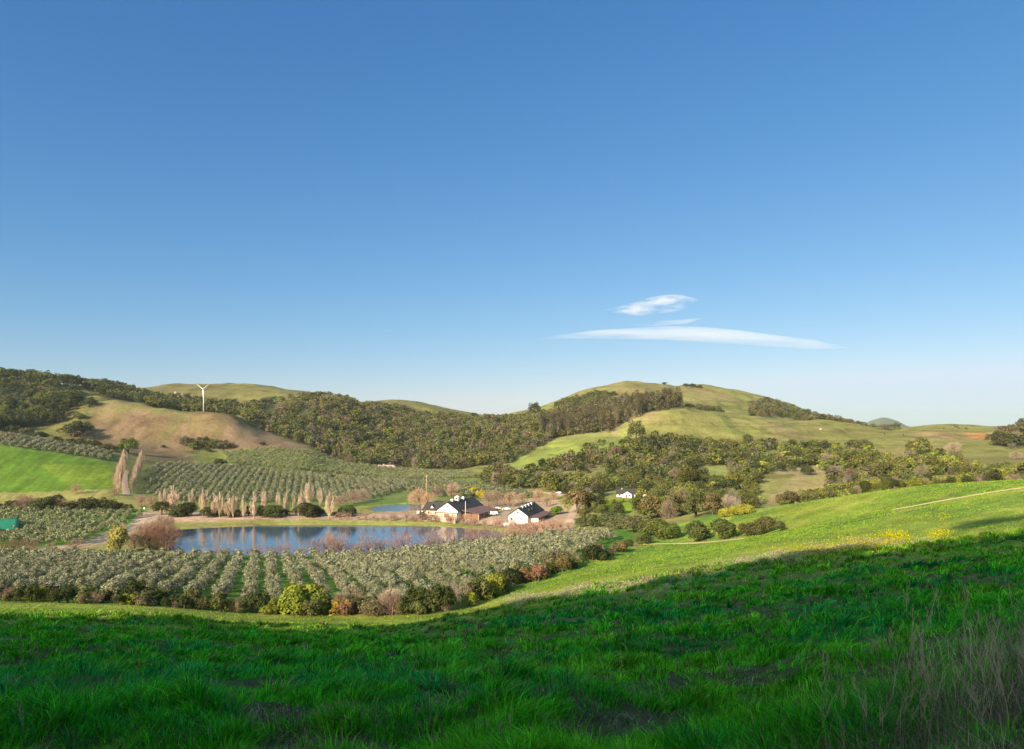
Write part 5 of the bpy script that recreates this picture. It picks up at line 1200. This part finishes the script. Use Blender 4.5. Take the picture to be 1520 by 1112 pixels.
for px, py, w_ in [(300,905,'dark leafless weed against the sunlit strip, standing alone on the left'),(352,900,'thin dark weed against the sunlit strip, right of the lone one'),(180,898,'bent dark twig against the sunlit strip, farthest left'),(864,946,'thin dark weed in the shaded grass at mid slope'),(790,985,'thin bent weed in the middle of the shaded slope'),(925,1000,'thin dry weed on the shaded slope before the thatch'),(1120,1090,'long leaning dry stem near the bottom edge'),(760,1095,'long arched dry stem at the bottom edge, on a dark hollow'),(735,1060,'thin arched stem over a dark hollow near the bottom'),(1230,1085,'tall thin dry stem left of the lower right tangle'),(35,1095,'small pale thistle stalk in the lower left corner')]:
    x, y, z = at(px, py, 3, 130); i += 1
    o = link('dry_weed', wm[i % 9], None, (x, y, z)); s_ = max(.5, min(.030*y, 2.2)); o.scale = (s_, s_, s_); o.rotation_euler = (random.uniform(-.25, .25), random.uniform(-.3, .3), i*1.7); tag(o, w_, 'weed', 'dry weeds standing on the near slope')
# strip of pale herbs and yellow flowers along the shadow's edge
def stripd(off0, off1, pxa, pxb):
    ln_ = [(700,905),(760,893),(830,884),(930,872),(1000,862),(1050,850),(1100,838),(1180,824),(1250,812),(1330,804),(1400,800)]
    def f(x, y):
        a, b = CX + F*x/y, HY - F*ground(x, y)/y
        c = np.interp(a, [p[0] for p in ln_], [p[1] for p in ln_]); wv = (fbm(x/6, y/6, 501, 2) - .5)*14
        return sstep(pxa - 25, pxa + 70, a)*((a < pxb) & (b > c + off0 + wv) & (b < c + off1 + wv))*np.clip((fbm(x/2.2, y/2.2, 511, 2) - .3)*3, 0, 1)
    return f
def spray(n, dens, colfn, hh, size, y0, y1, pxr):
    u = rng.uniform((pxr[0]-CX)/F, (pxr[1]-CX)/F, n); y = np.sqrt(rng.uniform(y0**2, y1**2, n)); x = u*y
    k = rng.random(n) < dens(x, y); x, y = x[k], y[k]; n = len(x)
    hm = hh*(.35 + 1.1*fbm(x/1.1, y/1.1, 601, 2)); z = ground(x, y) + hm*rng.random(n)**.7
    Vv, Qq = leaves(np.stack([x, y, z], 1), unit(n)*.9 + np.array([0, -.3, .5]), size, .6)
    return Vv, Qq, np.repeat(colfn(n), 4, 0), np.repeat(rng.random(n), 4)
V, Q, cc, vv = spray(420000, stripd(-6, 6, 755, 1345), lambda n: np.array((.37, .33, .18))*(.45+.9*rng.random(n))[:, None], .6, .07, 55, 150, (740, 1360))
print('herbs', len(V)//4)
tag(link('pale_herbs', mesh_np('pale_herbs', V, Q, None, [M_GRASS], tint=cc, var=vv)), 'band of pale greyish herbs along the edge of the shadow', 'herbs', kind='stuff')
def flowd(x, y):
    a, b = CX + F*x/y, HY - F*ground(x, y)/y
    cl = np.zeros_like(a)
    for cx_, cy_, rx, ry, s_ in [(1330,800,18,7,1.6),(1285,809,34,8,1.3),(1215,820,30,7,1.2),(1392,796,16,5,1.0),(1400,768,6,4,.8),(1170,815,50,6,.10),(1040,850,14,3,.5),(1000,858,14,3,.5),(1430,750,80,16,.02)]:
        cl = np.maximum(cl, s_*np.exp(-((a-cx_)/rx)**2 - ((b-cy_)/ry)**2))
    return np.clip(cl*np.clip((fbm(x/1.6, y/1.6, 521, 2) - .25)*2.6, 0, 1), 0, 1)
V, Q, cc, vv = spray(900000, flowd, lambda n: np.where(rng.random(n)[:, None] < .55, np.array((.66, .52, .015)), np.array((.20, .28, .02)))*(.6+.6*rng.random(n))[:, None], .6, .07, 60, 220, (960, 1560))
print('flowers', len(V)//4)
tag(link('yellow_flowers', mesh_np('yellow_flowers', V, Q, None, [M_GRASS], tint=cc, var=vv)), 'patches of bright yellow mustard flowers where sun meets shadow', 'flowers', kind='stuff')

# ------------------------------------------------------------------ trees on the crest behind the camera
for i in range(26):
    q = random.uniform(-33, 2); h_ = random.choice([2, 2.5, 3, 3.5, 4.5]); s = S0 + random.uniform(-2, 2)
    x_, y_ = s*SD[0] + q*SD[1], s*SD[1] - q*SD[0]
    plant('oak_tree', x_, y_, h_/8.0, OAKM, 'bush in the ragged line on the crest above the near slope, out of the frame', 'bushes on the crest above the near slope', 'bush', sx=1.1)['category'] = 'bush'
for q, dh in ((-17, 14.5), (-12.5, 15.5), (-8, 15), (-3, 15.5), (2, 16)):
    x_, y_ = S0*SD[0] + q*SD[1], S0*SD[1] - q*SD[0]
    t_ = empty('umbrella_pine', (x_, y_, float(ground(x_, y_))), 'flat-topped pine on the crest above the near slope, out of the frame', 'pine', 'pines on the crest above the near slope')
    MB().tube([(0,0,-1),(.3,0,dh*.5),(0,0,dh)], [.4,.3,.15], 8).obj('trunk', M_BARK, t_, smooth=True)
    pp_, nr_, vv_ = crown_pts(1600, [(random.uniform(-2.5,2.5), random.uniform(-2.5,2.5), dh+random.uniform(-.3,.6), random.uniform(1.4, 2.4)) for _ in range(9)], flat=.75); Vv_, Qq_ = leaves(pp_, nr_, .38)
    c_ = link('crown', mesh_np('pine_crown', Vv_, Qq_, None, [M_LEAF], var=vv_), t_); c_.color = (.07, .09, .03, 1)

# ------------------------------------------------------------------ clouds
def cloud(name, D, outline_top, outline_bot, thick, dens, label, nscale, stretch, thr):
    """a closed body of air D metres off, filled with uneven droplets"""
    n = 40; a0 = outline_top[0][0]; a1 = outline_top[-1][0]; b = MB()
    xs = np.linspace(a0, a1, n); tp = np.interp(xs, [p[0] for p in outline_top], [p[1] for p in outline_top]); bt = np.interp(xs, [p[0] for p in outline_bot], [p[1] for p in outline_bot])
    m = 12
    for i in range(n):
        cx_ = (xs[i]-CX)/F*D; zt = (HY-tp[i])/F*D; zb_ = (HY-bt[i])/F*D; zc = (zt+zb_)/2; hz = max((zt-zb_)/2, 2); ty = thick*max(.05, math.sin(math.pi*(i+.3)/(n-.4)))
        for k_ in range(m):
            an_ = 2*math.pi*k_/m; b.v.append((cx_, D + math.cos(an_)*ty, zc + math.sin(an_)*hz))
    for i in range(n-1):
        for k_ in range(m): b.f.append((i*m+k_, i*m+(k_+1) % m, (i+1)*m+(k_+1) % m, (i+1)*m+k_))
    b.f += [tuple(reversed(range(m))), tuple(range((n-1)*m, n*m))]
    mt, nt, N, L = new_mat(name + '_air')
    o_ = N.new('ShaderNodeOutputMaterial'); v = N.new('ShaderNodeVolumePrincipled'); v.inputs['Color'].default_value = (.98, .97, .97, 1); v.inputs['Anisotropy'].default_value = .0
    tc = N.new('ShaderNodeTexCoord'); mp = N.new('ShaderNodeMapping'); mp.inputs['Scale'].default_value = stretch
    nz = N.new('ShaderNodeTexNoise'); nz.inputs['Scale'].default_value = nscale; nz.inputs['Detail'].default_value = 5; nz.inputs['Roughness'].default_value = .6
    mr = N.new('ShaderNodeMapRange'); mr.inputs['From Min'].default_value = thr[0]; mr.inputs['From Max'].default_value = thr[1]; mr.inputs['To Min'].default_value = thr[2]*dens; mr.inputs['To Max'].default_value = dens
    # thinner toward the rim of the body
    L.new(tc.outputs['Object'], mp.inputs['Vector']); L.new(mp.outputs['Vector'], nz.inputs['Vector']); L.new(nz.outputs['Fac'], mr.inputs['Value'])
    L.new(mr.outputs['Result'], v.inputs['Density']); L.new(v.outputs['Volume'], o_.inputs['Volume'])
    o = b.obj(name, mt, smooth=True)
    return tag(o, label, 'cloud')
cloud('cloud', 9000, [(800,503),(830,497),(880,491),(940,488),(990,486),(1040,487),(1100,493),(1150,499),(1200,503),(1225,509),(1262,516)],
      [(800,504),(830,503),(880,502),(940,502),(990,503),(1050,507),(1100,510),(1150,514),(1200,518),(1230,518),(1262,517)], 420, .0015, 'long flat lens-shaped white cloud low over the right-hand hills', 1, (.0010, .002, .016), (.34, .62, .12))
cloud('cloud', 9300, [(890,461),(920,456),(940,450),(970,441),(1000,438),(1030,441),(1038,447)], [(890,463),(920,463),(940,466),(960,467),(1000,464),(1030,456),(1038,448)], 420, .0022, 'small wispy white cloud above the long flat one', 1, (.0035, .004, .014), (.46, .64, 0))
cloud('cloud', 9300, [(940,481),(980,478),(1010,476),(1045,471)], [(940,484),(980,482),(1020,480),(1045,473)], 250, .0016, 'faint thin streak of cloud between the two white clouds', 1, (.002, .004, .02), (.42, .62, 0))
def trail(a, b_, r0, r1, dens, label):
    D = 9500; p = [((q[0]-CX)/F*D, D, (HY-q[1])/F*D) for q in (a, b_)]
    o = MB().tube([p[0], p[1]], [r0, r1], 8).obj('contrail', None if False else MT, smooth=True)
    tag(o, label, 'contrail')
MT, nt, N, L = new_mat('contrail_air'); o_ = N.new('ShaderNodeOutputMaterial'); v = N.new('ShaderNodeVolumePrincipled'); v.inputs['Density'].default_value = .011; v.inputs['Color'].default_value = (1, 1, 1, 1); L.new(v.outputs['Volume'], o_.inputs['Volume'])
trail((1206,470), (1238,472.5), 6, 2, 1, 'short faint white contrail right of the wispy cloud')
trail((618,415), (676,431), 6, 2, 1, 'thin slanting white contrail high over the valley')
trail((1371,482), (1391,486), 5, 2, 1, 'tiny faint contrail over the far right meadow')

# ------------------------------------------------------------------ haze
HZ = 1.0
if HZ:
    MH, nt, N, L = new_mat('haze_air'); o_ = N.new('ShaderNodeOutputMaterial'); v = N.new('ShaderNodeVolumePrincipled')
    v.inputs['Density'].default_value = .00004*HZ; v.inputs['Color'].default_value = (.86, .92, 1, 1); v.inputs['Anisotropy'].default_value = .2; L.new(v.outputs['Volume'], o_.inputs['Volume'])
    zmin = float(Z.min()) - 5
    zmax = float(Z.max()) + 60
    b = MB().box(-8300, 8300, -8300, 8200, zmin, zmax); o = b.obj('haze', MH); tag(o, kind='stuff')

# ------------------------------------------------------------------ light, sky, camera
EXPO = 1.0
w = bpy.data.worlds.new('World'); sc.world = w; w.use_nodes = True
nt = w.node_tree; bg = nt.nodes['Background']; sky = nt.nodes.new('ShaderNodeTexSky'); sky.sky_type = 'NISHITA'; sky.sun_disc = False
sky.sun_elevation = SUN_EL; sky.sun_rotation = math.pi + SUN_A
sky.altitude = 200; sky.air_density = 1.0; sky.dust_density = .3; sky.ozone_density = 2
bg.inputs['Strength'].default_value = .1
sep = nt.nodes.new('ShaderNodeSeparateColor'); cmb = nt.nodes.new('ShaderNodeCombineColor'); nt.links.new(sky.outputs['Color'], sep.inputs['Color'])
for ch, A_, G_ in (('Red', .059, 1.25), ('Green', .133, .85), ('Blue', .252, .62)):   # softer contrast between zenith and horizon
    pw = nt.nodes.new('ShaderNodeMath'); pw.operation = 'POWER'; pw.inputs[1].default_value = G_
    ml = nt.nodes.new('ShaderNodeMath'); ml.operation = 'MULTIPLY'; ml.inputs[1].default_value = A_/(.1*2**EXPO)
    mn = nt.nodes.new('ShaderNodeMath'); mn.operation = 'MINIMUM'; mn.inputs[1].default_value = {'Red': .70, 'Green': .83, 'Blue': 1.0}[ch]/(.1*2**EXPO)
    nt.links.new(sep.outputs[ch], pw.inputs[0]); nt.links.new(pw.outputs[0], ml.inputs[0]); nt.links.new(ml.outputs[0], mn.inputs[0]); nt.links.new(mn.outputs[0], cmb.inputs[ch])
tc = nt.nodes.new('ShaderNodeTexCoord'); dt = nt.nodes.new('ShaderNodeVectorMath'); dt.operation = 'DOT_PRODUCT'      # glow added to the sky behind the camera, lifting the foreground shade
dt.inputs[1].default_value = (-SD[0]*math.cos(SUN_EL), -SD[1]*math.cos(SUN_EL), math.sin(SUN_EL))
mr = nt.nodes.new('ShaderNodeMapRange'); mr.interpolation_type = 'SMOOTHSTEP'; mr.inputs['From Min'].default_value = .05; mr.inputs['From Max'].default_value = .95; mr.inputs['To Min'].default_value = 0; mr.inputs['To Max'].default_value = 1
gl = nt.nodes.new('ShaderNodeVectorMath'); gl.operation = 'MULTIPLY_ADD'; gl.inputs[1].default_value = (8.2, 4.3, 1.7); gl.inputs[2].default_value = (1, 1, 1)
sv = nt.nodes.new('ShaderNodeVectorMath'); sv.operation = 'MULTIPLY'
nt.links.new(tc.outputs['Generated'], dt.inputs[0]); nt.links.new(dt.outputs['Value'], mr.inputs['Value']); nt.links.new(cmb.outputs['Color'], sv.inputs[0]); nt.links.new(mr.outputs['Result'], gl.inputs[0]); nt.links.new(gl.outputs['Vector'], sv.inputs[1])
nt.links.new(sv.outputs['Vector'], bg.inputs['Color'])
sl = bpy.data.lights.new('sun', 'SUN'); sl.energy = 5.0; sl.angle = math.radians(.5); sl.color = (1, .86, .68)
so = bpy.data.objects.new('sun', sl); sc.collection.objects.link(so)
from mathutils import Vector
dv = Vector((SD[0]*math.cos(SUN_EL), SD[1]*math.cos(SUN_EL), -math.sin(SUN_EL))); so.rotation_euler = dv.to_track_quat('-Z', 'Y').to_euler()
cam = bpy.data.cameras.new('camera'); co = bpy.data.objects.new('camera', cam); sc.collection.objects.link(co); sc.camera = co
cam.sensor_width = 36; cam.lens = 36*F/1520; cam.shift_y = (HY-556)/1520; cam.clip_start = .1; cam.clip_end = 40000
co.location = (0, 0, 0); co.rotation_euler = (math.pi/2, 0, 0)
sc.view_settings.view_transform = 'Standard'; sc.view_settings.look = 'None'; sc.view_settings.gamma = 1; sc.view_settings.exposure = EXPO
sc.cycles.max_bounces = 5; sc.cycles.diffuse_bounces = 3; sc.cycles.transmission_bounces = 3; sc.cycles.volume_bounces = 1; sc.cycles.volume_step_rate = 4; sc.cycles.volume_max_steps = 64
